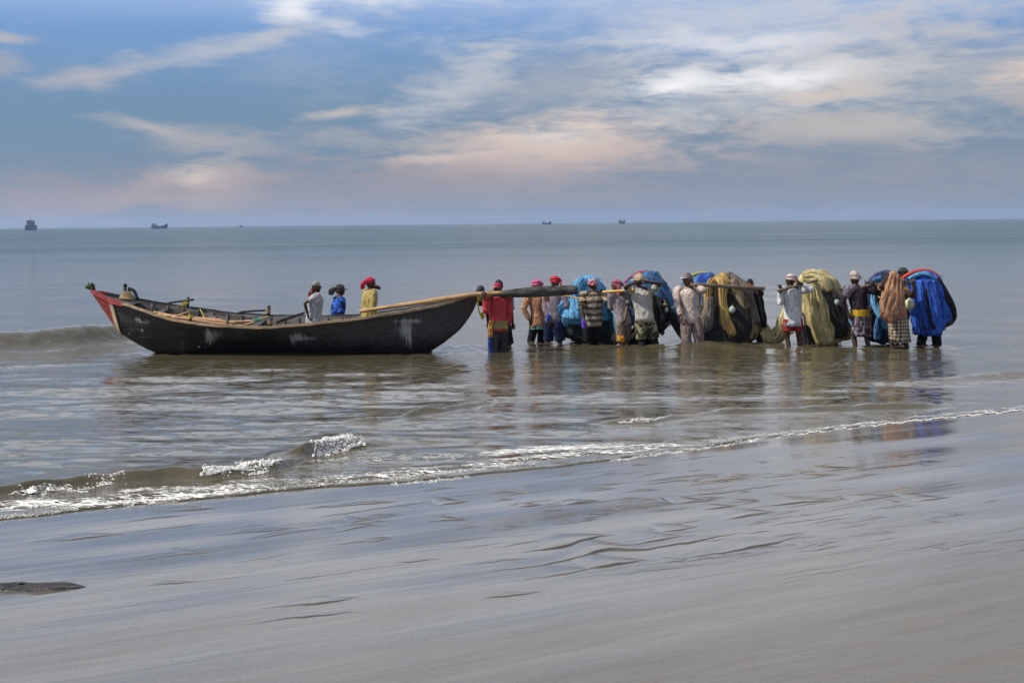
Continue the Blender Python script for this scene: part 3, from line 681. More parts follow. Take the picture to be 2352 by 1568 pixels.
def legs_wear(o, J, m, hem=0.5, name='shorts', loose=1.0):
    """hem: 0 at the hip, 0.5 knee, 1 ankle"""
    k = J['k']; w = J['wor']; mb = MB(); rings = []
    for z, a, b in ((0.585, 0.135, 0.10), (0.555, 0.148, 0.112), (0.51, 0.16, 0.12), (0.475, 0.165, 0.125), (0.455, 0.12, 0.1)):
        rings.append([w(q) for q in ell(spine(J, z), (a * k, 0, 0), (0, b * k, 0), 24, folds(5, 0.015))])
    mb.loft(rings)
    for key in 'RL':
        A, K, B = J['hip' + key], J['knee' + key], J['ank' + key]
        pts = [A, A.lerp(K, 0.5)]; r = [0.102, 0.1 * loose]
        if hem <= 0.5: pts += [A.lerp(K, hem * 2 * 0.97), A.lerp(K, hem * 2)] if hem > 0.3 else [A.lerp(K, 0.6)]; r += [0.095 * loose, 0.096 * loose][:len(pts) - 2]
        else: pts += [K, K.lerp(B, (hem - 0.5)), K.lerp(B, (hem - 0.5) * 2)]; r += [0.085 * loose, 0.08 * loose, 0.075 * loose]
        n = 12; rp = resample([w(p) for p in pts], n); rr = np.interp(np.linspace(0, 1, n), np.linspace(0, 1, len(r)), r)
        mb.tube(rp, [x * k * (1 + 0.03 * math.sin(i * 2.9)) for i, x in enumerate(rr)], 16, wob=0.05)
    return mb.build(name, m, o)
def lungi(o, J, m, top=0.60, hem=0.22, name='lungi', spread=1.0):
    k = J['k']; w = J['wor']; mb = MB(); rings = []; f = folds(9, 0.04)
    cx = (J['ankR'] + J['ankL']) / 2; sp = (J['ankR'] - J['ankL']).length * 0.5
    for i in range(9):
        q = i / 8; z = top + (hem - top) * q
        c = spine(J, z).lerp(Vector((cx.x, cx.y, z * J['H'])), max(0, (0.52 - z) / 0.52)); g = (lambda t, q=q: 1 + (f(t) - 1) * (0.3 + q))
        a = (0.155 + 0.03 * min(1, q * 3)) * (1 - 0.1 * q) + sp * 0.25 * q; b = 0.12 + 0.02 * min(1, q * 3) + sp * 0.15 * q
        rings.append([w(p) for p in ell(c, (a * k * spread, 0, 0), (0, b * k * spread, 0), 36, g)])
    mb.loft(rings)
    return mb.build(name, m, o)
def sash(o, J, m, z0, z1_, grow=1.06, name='waist_cloth'):
    k = J['k']; w = J['wor']; mb = MB(); rings = []
    for q in np.linspace(0, 1, 5):
        z = z0 + (z1_ - z0) * q
        rings.append([w(p) for p in ell(spine(J, z), (0.178 * k * grow, 0, 0), (0, 0.138 * k * grow, 0), 28, folds(6, 0.02, 1.0))])
    mb.loft(rings, (False, False)); return mb.build(name, m, o)
def headcloth(o, J, m, kind='wrap', name=None, m2=None, tail=None):
    k = J['k']; HR, HC = J['HR'], J['HC']; hw = lambda p: HC + HR @ (Vector(p) * k); mb = MB()
    def dome(rx, ry, rzz, z0, c=(0, -0.006, 0.0), fn=None, rows=8, n=24):
        rings = []
        for i in range(rows):
            ph = (i / (rows - 1)) * math.pi / 2 * 0.985
            z = z0 + math.sin(ph) * (rzz - z0); r = math.cos(ph)
            rings.append([hw((c[0] + math.cos(t) * rx * r * (fn(t, i) if fn else 1), c[1] + math.sin(t) * ry * r * (fn(t, i) if fn else 1), c[2] + z)) for t in np.linspace(0, 6.2832, n + 1)[:-1]])
        mb.loft(rings, (True, True))
    if kind == 'wrap':
        dome(0.089, 0.107, 0.136, 0.03, fn=lambda t, i: 1 + 0.035 * math.sin(5 * t + i * 0.9) + 0.02 * math.sin(11 * t - i))
        for q in range(3):                               # rolled turns round the brow
            pts = [hw((math.cos(t) * (0.093 - 0.004 * q), -0.006 + math.sin(t) * (0.112 - 0.004 * q), 0.028 + q * 0.022 + 0.016 * math.sin(t + q * 2.0))) for t in np.linspace(0, 6.2832, 25)]
            mb.tube(pts, [0.013 * k * (1 + 0.15 * math.sin(i * 1.7 + q)) for i in range(25)], 8)
        mb.ball(hw((0.03, -0.115, 0.04)), (0.035 * k, 0.028 * k, 0.03 * k))
        if tail:
            mb.tube(resample([hw((0.02, -0.11, 0.04)), hw((0.03, -0.135, -0.03)), hw((0.02, -0.14, -0.03 - tail * 0.6)), hw((0.0, -0.13, -0.03 - tail))], 10), [0.02 * k, 0.028 * k, 0.034 * k, 0.04 * k, 0.045 * k, 0.046 * k, 0.05 * k, 0.05 * k, 0.05 * k, 0.045 * k], 10, flat=0.4, wob=0.15)
    elif kind == 'cap':
        dome(0.084, 0.104, 0.134, 0.035)
        rings = []
        for q, (zz, s_) in enumerate(((0.042, 1.0), (0.036, 1.0))):
            rings.append([hw((math.cos(t) * 0.08 * s_, 0.07 + math.sin(t) * 0.105 * (1 if math.sin(t) > 0 else 0.2), zz - 0.012 * max(0, math.sin(t)))) for t in np.linspace(0, 6.2832, 25)[:-1]])
        mb.cur = 1; mb.loft(rings); mb.cur = 0
        if tail: mb.tube([hw((0.0, -0.09, 0.03)), hw((0, -0.12, -0.05)), hw((0, -0.115, -0.05 - tail))], [0.05 * k, 0.07 * k, 0.06 * k], 10, flat=0.4, wob=0.1)
    elif kind == 'hat':
        dome(0.09, 0.112, 0.145, 0.03)
        rings = []
        for r_, zz in ((1.0, 0.036), (1.35, 0.028), (1.75, 0.012), (1.76, 0.006), (1.35, 0.02), (1.0, 0.026)):
            rings.append([hw((math.cos(t) * 0.09 * r_, -0.006 + math.sin(t) * 0.11 * r_, zz + 0.012 * math.sin(2 * t) * (r_ - 1) / 0.75)) for t in np.linspace(0, 6.2832, 29)[:-1]])
        mb.loft(rings, (False, False))
    elif kind == 'hair':
        dome(0.081, 0.101, 0.131, 0.02)
        mb.ball(hw((0, -0.035, 0.01)), (0.078 * k, 0.07 * k, 0.075 * k), 14, 9, HR)
    elif kind == 'hood':
        dome(0.098, 0.118, 0.142, 0.0, fn=lambda t, i: 1 + 0.02 * math.sin(7 * t + i))
        pts = [hw((0, -0.055, 0.02)), hw((0, -0.065, -0.06)), hw((0, -0.06, -0.14)), hw((0, -0.055, -0.2))]
        mb.tube(resample(pts, 8), [x * k for x in (0.098, 0.1, 0.1, 0.103, 0.108, 0.115, 0.12, 0.13)], 18, flat=0.62, side=HR @ Vector((1, 0, 0)), wob=0.05)
    mats = [m] + ([m2] if m2 is not None else [m])
    return mb.build(name or {'wrap': 'head_wrap', 'cap': 'cap', 'hat': 'hat', 'hair': 'hair', 'hood': 'hood'}[kind], mats, o)
_tq = [(random.uniform(5, 26), random.uniform(5, 26), random.uniform(2, 12), random.uniform(0, 6.28)) for _ in range(7)]
def tangle(p, amp):
    q = Vector((0, 0, 0))
    for i, (a, b, c, ph) in enumerate(_tq):
        q[i % 3] += math.sin(a * p.x + c * p.z + ph) * math.sin(b * p.y + 0.6 * c * p.z + 2 * ph)
    return p + q * amp
def hang(o, name, pts, widths, thick, m, pleats=5, amp=0.25, n=14, normal=(0, 1, 0)):
    """a length of cloth or netting hanging along pts (world), broad across the view, with lengthwise pleats"""
    rp = resample(pts, n); ws = np.interp(np.linspace(0, 1, n), np.linspace(0, 1, len(widths)), widths); mb = MB(); rings = []
    ph = random.uniform(0, 6.28); ph2 = random.uniform(0, 6.28)
    for i, p in enumerate(rp):
        d = (rp[min(i + 1, n - 1)] - rp[max(i - 1, 0)]).normalized(); a = d.cross(Vector(normal)).normalized(); b = a.cross(d)
        ring = []
        for j in range(36):
            t = 2 * math.pi * j / 36
            g = 1 + amp * (0.6 + 0.5 * math.sin(i * 0.7 + ph2)) * math.sin(pleats * 2 * t + ph + 0.9 * math.sin(i * 0.5 + ph) + i * 0.12) + 0.5 * amp * math.sin(pleats * 3.0 * t + ph2 - i * 0.35)
            e = 1 + 0.06 * math.sin(i * 1.3 + ph + 3 * t)
            ring.append(tangle(p + a * math.cos(t) * ws[i] * 0.5 * e + b * math.sin(t) * thick * g, 0.008))
        rings.append(ring)
    mb.loft(rings); return mb.build(name, m, o)

# ------------------------------------------------------------------ nets
def net_thing(label, zf, c, Y, group='fishing nets carried on poles'):
    p = at(*zf(*c), Y)
    return thing('fishing_net', (p.x, Y, 0.0), label, 'fishing net', group)
def bundle(o, name, zf, rows, Y, depth, m, pleats=9, amp=0.09, nrow=34, seg=84, lean=0.0):
    L = [at(*zf(r[1], r[0]), Y) for r in rows]; Rr = [at(*zf(r[2], r[0]), Y) for r in rows]
    n = len(rows); s = np.linspace(0, n - 1, nrow)
    xs0 = np.interp(s, range(n), [p.x for p in L]); xs1 = np.interp(s, range(n), [p.x for p in Rr]); zs = np.interp(s, range(n), [(a.z + b.z) / 2 for a, b in zip(L, Rr)])
    tl = np.interp(s, range(n), [(b.z - a.z) for a, b in zip(L, Rr)])
    hw = (xs1 - xs0) / 2; hm = hw.max(); cs = [(random.uniform(0.6, 1.4), random.uniform(0, 6.28), random.uniform(-0.05, 0.05)) for _ in range(5)]
    dep = depth * np.sqrt(np.clip(hw / hm, 0.02, 1)); rings = []
    for i in range(nrow):
        ring = []; xc = (xs0[i] + xs1[i]) / 2
        for j in range(seg):
            t = 2 * math.pi * j / seg
            w_ = 0.0
            for q, (a, ph, dr) in enumerate(cs): w_ += a * math.sin((pleats + q * 3) * t + ph + dr * i * 3 + 0.5 * math.sin(i * 0.3 + q)) / (q + 1)
            g = 1 + amp * w_ * min(1, i / 4 + 0.25) + 0.03 * math.sin(i * 0.9 + 3 * t + cs[0][1])
            gx = 1 + (g - 1) * 0.35
            x = xc + hw[i] * math.cos(t) * gx
            ring.append(tangle(Vector((x, Y - dep[i] * math.sin(t) * g + lean * zs[i], zs[i] + tl[i] * math.cos(t) * 0.5 + 0.015 * math.sin(5 * t + i))), 0.014))
        rings.append(ring)
    mb = MB(); mb.loft(rings); ob = mb.build(name, m, o)
    def front(x, z):
        zz = np.clip(z, zs.min(), zs.max()); order = np.argsort(zs)
        xc = np.interp(zz, zs[order], ((xs0 + xs1) / 2)[order]); h = np.interp(zz, zs[order], hw[order]); d = np.interp(zz, zs[order], dep[order])
        q = max(0.0, 1 - ((x - xc) / max(h, 0.01)) ** 2)
        return Y - d * math.sqrt(q)
    ob_front[o.name] = front
    # stray loops and torn strands on the surface
    mb2 = MB()
    for _ in range(46):
        i = random.randrange(2, nrow - 8); j = random.randrange(seg); pts = []
        for q in range(7):
            ii = min(nrow - 1, i + q); p = rings[ii][(j + random.choice((-1, 0, 0, 1)) * (q > 1)) % seg]; c = Vector(((xs0[ii] + xs1[ii]) / 2, Y, p.z))
            pts.append(c + (p - c) * 1.04 + Vector((random.gauss(0, 0.01), random.gauss(0, 0.01), random.gauss(0, 0.02))))
        mb2.tube(resample(pts, 9), 0.005 + random.random() * 0.005, 4)
    tag(mb2.build('loose_strands', m, o), kind='stuff')
    return ob
ob_front = {}
def on_net(o, zf, x, y, Y, lift=0.02):
    f = ob_front[o.name]; p = at(*zf(x, y), Y)
    for _ in range(3): p = at(*zf(x, y), f(p.x, p.z) - lift)
    return p
def drape(o, name, zf, pts, Y, m, thick=0.05, lift=0.02, pleats=5, k=450 / 2352 * 0.79192, amp=0.3):
    P = [on_net(o, zf, x, y, Y, lift) for x, y, w in pts]
    return hang(o, name, P, [w * k * 0.0084 for _, _, w in pts], thick, m, pleats, amp)
def net_float(o, zf, x, y, Y, r, m, lift=0.04, name='float', free=False, k=1.0):
    p = at(*zf(x, y), Y) if free else on_net(o, zf, x, y, Y, lift)
    mb = MB(); mb.ball(p, (r, r, r * 1.05), 16, 11)
    for s_ in (1, -1): mb.ball(p + Vector((0, 0, s_ * r * 1.05)), (r * 0.28, r * 0.28, r * 0.22), 8, 6)
    f = mb.build(name, m, o)
    mb = MB(); mb.tube(resample([p + Vector((0, 0, r)), p + Vector((0.02, 0.03, r * 1.9)), p + Vector((0.0, 0.08, r * 3.2))], 6), 0.006, 5)
    mb.build('float_cord', ROPE_N, o)
    return f

# ------------------------------------------------------------------ the boat
BY0, BY1 = 27.25, 26.95                                   # centre line at bow and stern
XB, XS = at(209, 669, BY0).x, at(1097, 690, BY1).x
def byc(x): return BY0 + (BY1 - BY0) * (x - XB) / (XS - XB)
def bxp(px): return at(px, 700, 27.1).x
def prof(pts, yoff=None):
    w = []
    for px, py in pts:
        x = bxp(px); Yq = byc(x) + (yoff(x) if yoff else 0); w.append(at(px, py, Yq))
    xs = np.array([p.x for p in w]); zs = np.array([p.z for p in w]); return lambda x: float(np.interp(x, xs, zs))
_bb = [(205, 0.0), (212, 0.05), (235, 0.19), (265, 0.36), (300, 0.50), (340, 0.63), (400, 0.77), (450, 0.86), (520, 0.93), (620, 0.96), (720, 0.95), (800, 0.90), (880, 0.79), (950, 0.63), (1010, 0.44), (1060, 0.24), (1085, 0.11), (1097, 0.03), (1105, 0.02)]
_bx = np.array([bxp(p) for p, _ in _bb]); _bv = np.array([b for _, b in _bb])
def half(x): return float(np.interp(x, _bx, _bv))
z_near = prof([(205, 667), (209, 669), (259, 692), (292, 699), (340, 716.5), (401, 735), (450, 742.5), (502, 748), (560, 751), (623, 752), (680, 747), (723, 743), (807, 734), (891, 722), (950, 712), (1002, 703), (1062, 685), (1092, 676), (1100, 674)], lambda x: -half(x))
z_far = prof([(205, 667), (209, 669), (240, 673), (273, 678), (320, 687), (370, 696.5), (461, 709.5), (542, 720.5), (633, 725), (740, 726.5), (807, 725), (874, 718.5), (925, 710), (1000, 698), (1060, 684), (1092, 676), (1100, 674)], half)
z_keel = prof([(205, 667), (209, 670), (222, 689), (240, 715), (267, 755), (280, 768), (300, 781), (320, 793), (340, 803), (362, 812), (400, 824), (450, 832), (520, 837), (620, 839), (800, 838), (880, 833), (940, 824), (985, 810), (1020, 787), (1055, 759), (1072, 738), (1085, 718), (1094, 700), (1100, 682)])
def hull_pt(x, u, side, off=0.0):
    """u 0 at the gunwale, 1 at the keel; side -1 towards the camera"""
    zg = z_near(x) if side < 0 else z_far(x); zk = min(z_keel(x), zg - 0.005); b = half(x)
    y = b * (1 - u) ** 0.56 * (1 - 0.10 * math.sin(u * math.pi))
    return Vector((x, byc(x) + side * (y + off), zg + (zk - zg) * u - off * u * 0.5))
BO = Vector((bxp(650), 27.1, 0.0))
boat = thing('fishing_boat', BO, 'long black wooden fishing boat with red bow lying in the shallows', 'boat')
def hull_material():
    m = bpy.data.materials.new('tarred_hull'); m.use_nodes = True; t = NT(m.node_tree); b = t.n['Principled BSDF']
    tc = t.new('ShaderNodeTexCoord'); v = tc.outputs['Object']; sp = t.new('ShaderNodeSeparateXYZ'); t.l.new(v, sp.inputs[0]); X, _, Zv = sp.outputs
    n = t.noise(v, 2.2, 5, 0.65, 0.4); sp1 = t.noise(v, 16, 4, 0.7); sp2 = t.noise(v, 42, 2, 0.6)
    stern = t.ramp(X, -2.6, 2.6)
    wet = t.m('ADD', t.m('MULTIPLY', Zv, 1.35), t.m('ADD', t.m('MULTIPLY', stern, 0.55), t.m('ADD', t.m('MULTIPLY', n, 0.9), t.m('MULTIPLY', t.m('SUBTRACT', sp1, 0.5), 0.9))))
    dry = t.ramp(wet, 0.95, 1.5)                          # wet black tar below, salt-dried grey above
    col = t.mix(dry, (0.008, 0.0075, 0.009), (0.06, 0.056, 0.06))
    col = t.mix(t.m('MULTIPLY', t.ramp(sp2, 0.56, 0.66), t.m('MULTIPLY', dry, 0.6)), col, (0.16, 0.15, 0.155))
    col = t.mix(t.m('MULTIPLY', t.ramp(sp2, 0.45, 0.36), 0.7), col, (0.012, 0.011, 0.012))
    drip = t.noise(t.mapping(v, scale=(20, 1, 1.6)), 1.0, 4, 0.7, 0.6)
    for px, py, rx, rz_, amt in ((306, 737, 0.09, 0.05, 0.9), (322, 742, 0.16, 0.04, 0.5), (479, 773, 0.11, 0.17, 0.8), (500, 768, 0.14, 0.10, 0.35), (684, 774, 0.14, 0.09, 0.75), (672, 780, 0.05, 0.14, 0.6), (703, 777, 0.2, 0.05, 0.4), (930, 760, 0.17, 0.22, 0.85), (935, 738, 0.26, 0.05, 0.7), (938, 780, 0.07, 0.22, 0.6), (449, 799, 0.03, 0.03, 0.7), (465, 801, 0.025, 0.025, 0.7), (312, 763, 0.04, 0.02, 0.7)):
        p = at(px, py, 26.4) - BO
        du = t.m('MULTIPLY', t.m('SUBTRACT', X, p.x), 1 / rx); dv = t.m('MULTIPLY', t.m('SUBTRACT', Zv, p.z), 1 / rz_)
        r = t.m('SQRT', t.m('ADD', t.m('MULTIPLY', du, du), t.m('MULTIPLY', dv, dv)))
        k = t.ramp(t.m('ADD', r, t.m('MULTIPLY', t.m('SUBTRACT', drip, 0.5), -3.2)), 1.15, 0.35)
        col = t.mix(t.m('MULTIPLY', k, amt), col, (0.42, 0.42, 0.44))
    t.l.new(col, b.inputs['Base Color'])
    t.put(b.inputs['Roughness'], t.lerp(dry, 0, 1, 0.38, 0.8)); b.inputs['Specular IOR Level'].default_value = 0.35
    strake = t.m('SINE', t.m('MULTIPLY', t.m('ADD', Zv, t.m('MULTIPLY', n, 0.02)), 42.0))
    t.l.new(t.bump(t.m('ADD', t.m('MULTIPLY', sp1, 0.8), t.m('MULTIPLY', t.ramp(strake, 0.88, 1.0), -0.7)), 0.6, 0.02), b.inputs['Normal'])
    return m
def hull_shell(x0, x1, n, off, nu=16, u0=0.0, u1=1.0):
    xs = [x0 + (x1 - x0) * i / n for i in range(n + 1)]; rings = []
    for x in xs:
        rings.append([hull_pt(x, u0 + (u1 - u0) * j / nu, -1, off) for j in range(nu + 1)] + [hull_pt(x, u0 + (u1 - u0) * (nu - j) / nu, 1, off) for j in range(1, nu + 1)])
    return rings
mb = MB(); mb.loft(hull_shell(XB + 0.01, XS, 90, 0.0), (False, False), closed=False); mb.build('hull', hull_material(), boat)
INNER = mat('weathered_inside', (0.075, 0.07, 0.068), rough=0.8, var=0.6, scale=4, stretch=(0.4, 3, 3), bump=0.5, bscale=10)
mb = MB(); mb.loft(hull_shell(XB + 0.25, XS - 0.1, 80, -0.035), (False, False), closed=False); mb.build('inner_planking', INNER, boat)
RED = mat('red_paint', (0.27, 0.045, 0.045), rough=0.55, var=0.3, scale=5, bump=0.4, bscale=14)
CREAM = mat('cream_paint', (0.55, 0.43, 0.3), rough=0.65, var=0.2, scale=8, bump=0.4)
mb = MB(); mb.loft(hull_shell(XB - 0.005, bxp(263), 16, 0.010), (True, False), closed=False); tag(mb.build('bow_panel', RED, boat), 'red painted bow panel')
mb = MB()
for side in (-1, 1):
    r0 = []
    for j in range(15):
        u = j / 14; xm = bxp(259.5) + (bxp(270) - bxp(259.5)) * u
        r0.append([hull_pt(xm - 0.045, u, side, 0.006), hull_pt(xm - 0.045, u, side, 0.024), hull_pt(xm + 0.045, u, side, 0.024), hull_pt(xm + 0.045, u, side, 0.006)])
    mb.loft(r0)
tag(mb.build('bow_band', CREAM, boat, smooth=False), 'cream upright band behind the red bow')
# rails along both gunwales
def rail(side, x0, x1, rw, rh, m, name, rise=0.0, n=60):
    mb = MB(); rings = []
    for i in range(n + 1):
        x = x0 + (x1 - x0) * i / n; p = hull_pt(x, 0, side)
        zz = 0.004 * math.sin(x * 7) + 0.003 * math.sin(x * 19)
        rings.append([p + Vector((0, -rw, -rh + zz + rise)), p + Vector((0, -rw, rh + zz + rise)), p + Vector((0, rw, rh + zz + rise)), p + Vector((0, rw, -rh + zz + rise))])
    mb.loft(rings); return mb.build(name, m, boat, smooth=False)
RAIL = mat('worn_rail', (0.36, 0.25, 0.15), rough=0.75, var=0.35, scale=3, stretch=(0.6, 9, 9), bump=0.5, bscale=16)
rail(-1, bxp(292), bxp(1088), 0.035, 0.022, RAIL, 'gunwale')
rail(1, bxp(240), bxp(1080), 0.035, 0.022, TAR, 'gunwale')
tag(rail(-1, XB + 0.02, bxp(292), 0.03, 0.045, RED, 'bow_rail', 0.0, 20), 'red rail on the bow')
tag(rail(1, XB + 0.02, bxp(240), 0.03, 0.03, RED, 'bow_rail', 0.0, 10), 'red rail on the bow')
# foredeck
mb = MB(); rings = []
for i in range(13):
    x = XB + 0.06 + (bxp(300) - XB) * i / 12; a, b = hull_pt(x, 0.02, -1), hull_pt(x, 0.02, 1); c = (a + b) / 2
    rings.append([a.lerp(c, 0.04) + Vector((0, 0, -0.03)), c + Vector((0, 0, -0.005)), b.lerp(c, 0.04) + Vector((0, 0, -0.03))])
mb.loft(rings, (False, False), closed=False); mb.build('foredeck', INNER, boat)
# thwarts and frames
for px in (360, 470, 585, 700, 795, 905, 985):
    x = bxp(px); a, b = hull_pt(x, 0.16, -1, -0.04), hull_pt(x, 0.12, 1, -0.04)
    mb = MB(); mb.loft([[Vector((x - 0.07, p.y, p.z)), Vector((x - 0.07, p.y, p.z + 0.03)), Vector((x + 0.07, p.y, p.z + 0.03)), Vector((x + 0.07, p.y, p.z))] for p in (a, a.lerp(b, 0.5), b)])
    mb.build('thwart', PLANK if px in (795,) else INNER, boat, smooth=False)
for i, px in enumerate(range(330, 1040, 34)):
    x = bxp(px)
    for side in (-1, 1):
        rings = []
        for j in range(9):
            p = hull_pt(x, 0.02 + 0.9 * j / 8, side, -0.03); q = hull_pt(x, 0.02 + 0.9 * j / 8, side, -0.075)
            rings.append([p + Vector((-0.02, 0, 0)), p + Vector((0.02, 0, 0)), q + Vector((0.02, 0, 0.0)), q + Vector((-0.02, 0, 0.0))])
        mb = MB(); mb.loft(rings); mb.build('rib', INNER, boat, smooth=False)
# bottom boards
for j in range(5):
    y0 = -0.46 + j * 0.19; mb = MB(); rings = []
    for i in range(15):
        x = bxp(400) + (bxp(950) - bxp(400)) * i / 14; zf_ = -0.17
        rings.append([Vector((x, byc(x) + y0, zf_)), Vector((x, byc(x) + y0, zf_ + 0.02)), Vector((x, byc(x) + y0 + 0.175, zf_ + 0.02)), Vector((x, byc(x) + y0 + 0.175, zf_))])
    mb.loft(rings); mb.build('bottom_board', INNER, boat, smooth=False)
# oar posts with cross bars, lashed with yellow line
def post(zf, foot, head, Y, r=0.028, m=TAR):
    mb = MB(); mb.tube([at(*zf(*foot), Y), at(*zf(*head), Y)], [r * 1.1, r], 9, wob=0.1); return mb.build('oar_post', m, boat)
def stick(name, zf, pts, Ys, r, m, parent, n=14, wob=0.06, r2=None):
    P = [at(*zf(*p), y) for p, y in zip(pts, Ys)]; rp = resample(P, n) if len(P) > 2 else [P[0].lerp(P[1], i / (n - 1)) for i in range(n)]
    rr = np.linspace(r, r2 or r, n); mb = MB(); mb.tube(rp, [x * (1 + 0.05 * math.sin(i * 1.9)) for i, x in enumerate(rr)], 9, wob=wob); return mb.build(name, m, parent)
def lash(p, r, m, parent, name='lashing', h=0.05):
    mb = MB()
    for q in range(4):
        mb.tube([p + Vector((math.cos(t) * r, math.sin(t) * r, (q - 1.5) * h / 3 + 0.008 * math.sin(t))) for t in np.linspace(0, 6.2832, 11)], 0.008, 5)
    return mb.build(name, m, parent)
YF = 27.95
p_ = post(z1, (1345, 500), (1355, 318), YF); lash(at(*z1(1345, 372), YF), 0.04, ROPE_Y, p_)
stick('cross_bar', z1, [(1040, 398), (1420, 348)], (YF, YF - 0.03), 0.022, TAR, boat)
lash(at(*z1(1300, 400), YF), 0.035, ROPE_Y, boat); lash(at(*z1(1125, 400), YF), 0.03, ROPE_Y, boat)
p_ = post(z1, (2265, 560), (2275, 415), YF + 0.1, 0.034); lash(at(*z1(2262, 480), YF + 0.1), 0.045, ROPE_N, p_)
stick('cross_bar', z1, [(1880, 525), (1960, 490), (2230, 470)], (YF + 0.1,) * 3, 0.022, TAR, boat)
for (fx, fy, hx, hy) in ((1378, 610, 1385, 490), (1800, 660, 1800, 575), (2290, 650, 2285, 560)):
    p_ = post(z1, (fx, fy), (hx, hy), 26.3, 0.026); lash(at(*z1(hx, hy + 45), 26.3), 0.036, ROPE_N if fx > 1700 else ROPE_Y, p_)
for (a, b) in (((1490, 455), (1540, 560)), ((1235, 470), (1240, 420)), ((1325, 480), (1322, 400))):
    stick('mooring_line', z1, [a, ((a[0] + b[0]) / 2 + 8, (a[1] + b[1]) / 2 + 8), b], (27.6, 27.5, 27.4), 0.009, ROPE_Y, boat, 8)
# stern post, bound with yellow line
mb = MB(); c_ = at(*z3(1275, 440), 27.02); mb.tube([at(*z3(1262, 560), 27.0), at(*z3(1272, 440), 27.02), at(*z3(1278, 360), 27.02)], [0.05, 0.05, 0.045], 10, wob=0.1)
mb.ball(at(*z3(1275, 315), 27.02), (0.078, 0.078, 0.088), 14, 9); mb.ball(at(*z3(1230, 348), 27.0), (0.06, 0.045, 0.03), 10, 7)
mb.build('stern_post', mat('dark_blue_cap', (0.03, 0.035, 0.055), rough=0.7), boat)
lash(at(*z3(1255, 420), 26.98), 0.075, ROPE_Y, boat, h=0.12)
stick('stern_line', z3, [(1235, 430), (1240, 560), (1262, 680), (1290, 690)], (26.9,) * 4, 0.012, ROPE_Y, boat)
hang(boat, 'yellow_rag', [at(*z3(1285, 665), 26.88), at(*z3(1300, 710), 26.88), at(*z3(1305, 770), 26.88)], [0.05, 0.09, 0.02], 0.03, mat('yellow_rag', (0.55, 0.45, 0.02), rough=0.9), 3)

# things lying in the boat
for i, (a, b, yy_, r) in enumerate((((960, 490), (1500, 575), 26.75, 0.022), ((1010, 515), (1750, 580), 26.62, 0.026), ((1080, 530), (1900, 612), 26.55, 0.024), ((1180, 545), (1860, 640), 26.45, 0.022), ((1420, 575), (2000, 600), 26.7, 0.024), ((1500, 600), (2120, 590), 26.8, 0.02))):
    P0, P1 = at(*z1(*a), yy_), at(*z1(*b), yy_)
    mb = MB(); mid = P0.lerp(P1, 0.5) + Vector((0, 0, -0.01))
    mb.tube(resample([P0, mid, P1], 16), [r * (1 + (0.18 if q % 4 == 0 else 0)) for q in range(16)], 9)
    o_ = mb.build('bamboo_pole', PLANK if i % 2 else BAMBOO, None, tuple(P0))
    tag(o_, ('first', 'second', 'third', 'fourth', 'fifth', 'sixth')[i] + ' of the pale poles heaped inside the boat, counted from the bow', 'bamboo pole', 'bamboo poles lying in the boat')
P0, P1 = at(*z1(1880, 655), 26.35), at(*z1(2270, 545), 26.9)
mb = MB(); mb.tube(resample([P0, P0.lerp(P1, 0.4) + Vector((0, 0, -0.03)), P0.lerp(P1, 0.8) + Vector((0, 0, 0.0)), P1], 16), 0.024, 9)
tag(mb.build('tiller_pole', BAMBOO, None, tuple(P0)), 'bent pale pole wound with green line, leaning up inside the boat', 'pole')
mb = MB(); mb.tube([P0.lerp(P1, 0.55) + Vector((0.05 * math.sin(q), -0.028 + 0.0 * q, 0.03 * math.cos(q * 1.1))) + (P1 - P0) * (q * 0.012) for q in range(24)], 0.009, 5)
mb.build('green_line', ROPE_G, bpy.data.objects['tiller_pole'])
P0, P1 = at(*z1(1160, 548), 26.5), at(*z1(1370, 482), 26.6)
mb = MB(); mb.tube([P0, P0.lerp(P1, 0.5) + Vector((0, 0, -0.012)), P1], 0.018, 8)
tag(mb.build('short_pole', BAMBOO, None, tuple(P0)), 'short forked stick propped on the near rail by the bow', 'pole')
P0, P1 = at(*z2(480, 725), 26.75), at(*z2(860, 598), 27.2)
mb = MB(); mb.tube([P0.lerp(P1, q / 9) for q in range(10)], np.linspace(0.03, 0.022, 10), 9)
tag(mb.build('dark_pole', TAR, None, tuple(P0)), 'dark slanting pole held by the man in the white shirt', 'pole')
# coil of rope and basket on the foredeck
c_ = at(*z1(655, 300), 27.45); t_ = thing('rope_coil', c_ - Vector((0, 0, 0.06)), 'heap of coiled brown rope with a dark knob on the foredeck', 'rope coil')
mb = MB()
for q in range(7):
    rr = 0.135 - 0.013 * q; mb.tube([c_ + Vector((math.cos(t) * rr, math.sin(t) * rr * 0.8, -0.06 + q * 0.020 + 0.01 * math.sin(2 * t + q))) for t in np.linspace(0, 6.2832, 25)], 0.02, 7)
mb.build('coil', ROPE_N, t_)
mb = MB(); mb.tube([c_ + Vector((-0.03, 0, 0.05)), c_ + Vector((-0.02, 0, 0.17))], 0.03, 8); mb.ball(c_ + Vector((-0.02, 0, 0.19)), 0.042); mb.build('knob', TAR, t_)
mb = MB(); mb.tube(resample([c_ + Vector((0.03, 0, 0.13)), c_ + Vector((0.14, 0, 0.09)), c_ + Vector((0.19, 0, -0.02)), c_ + Vector((0.22, 0, -0.08))], 10), 0.035, 8, flat=0.7); mb.build('dark_cloth', TAR, t_)
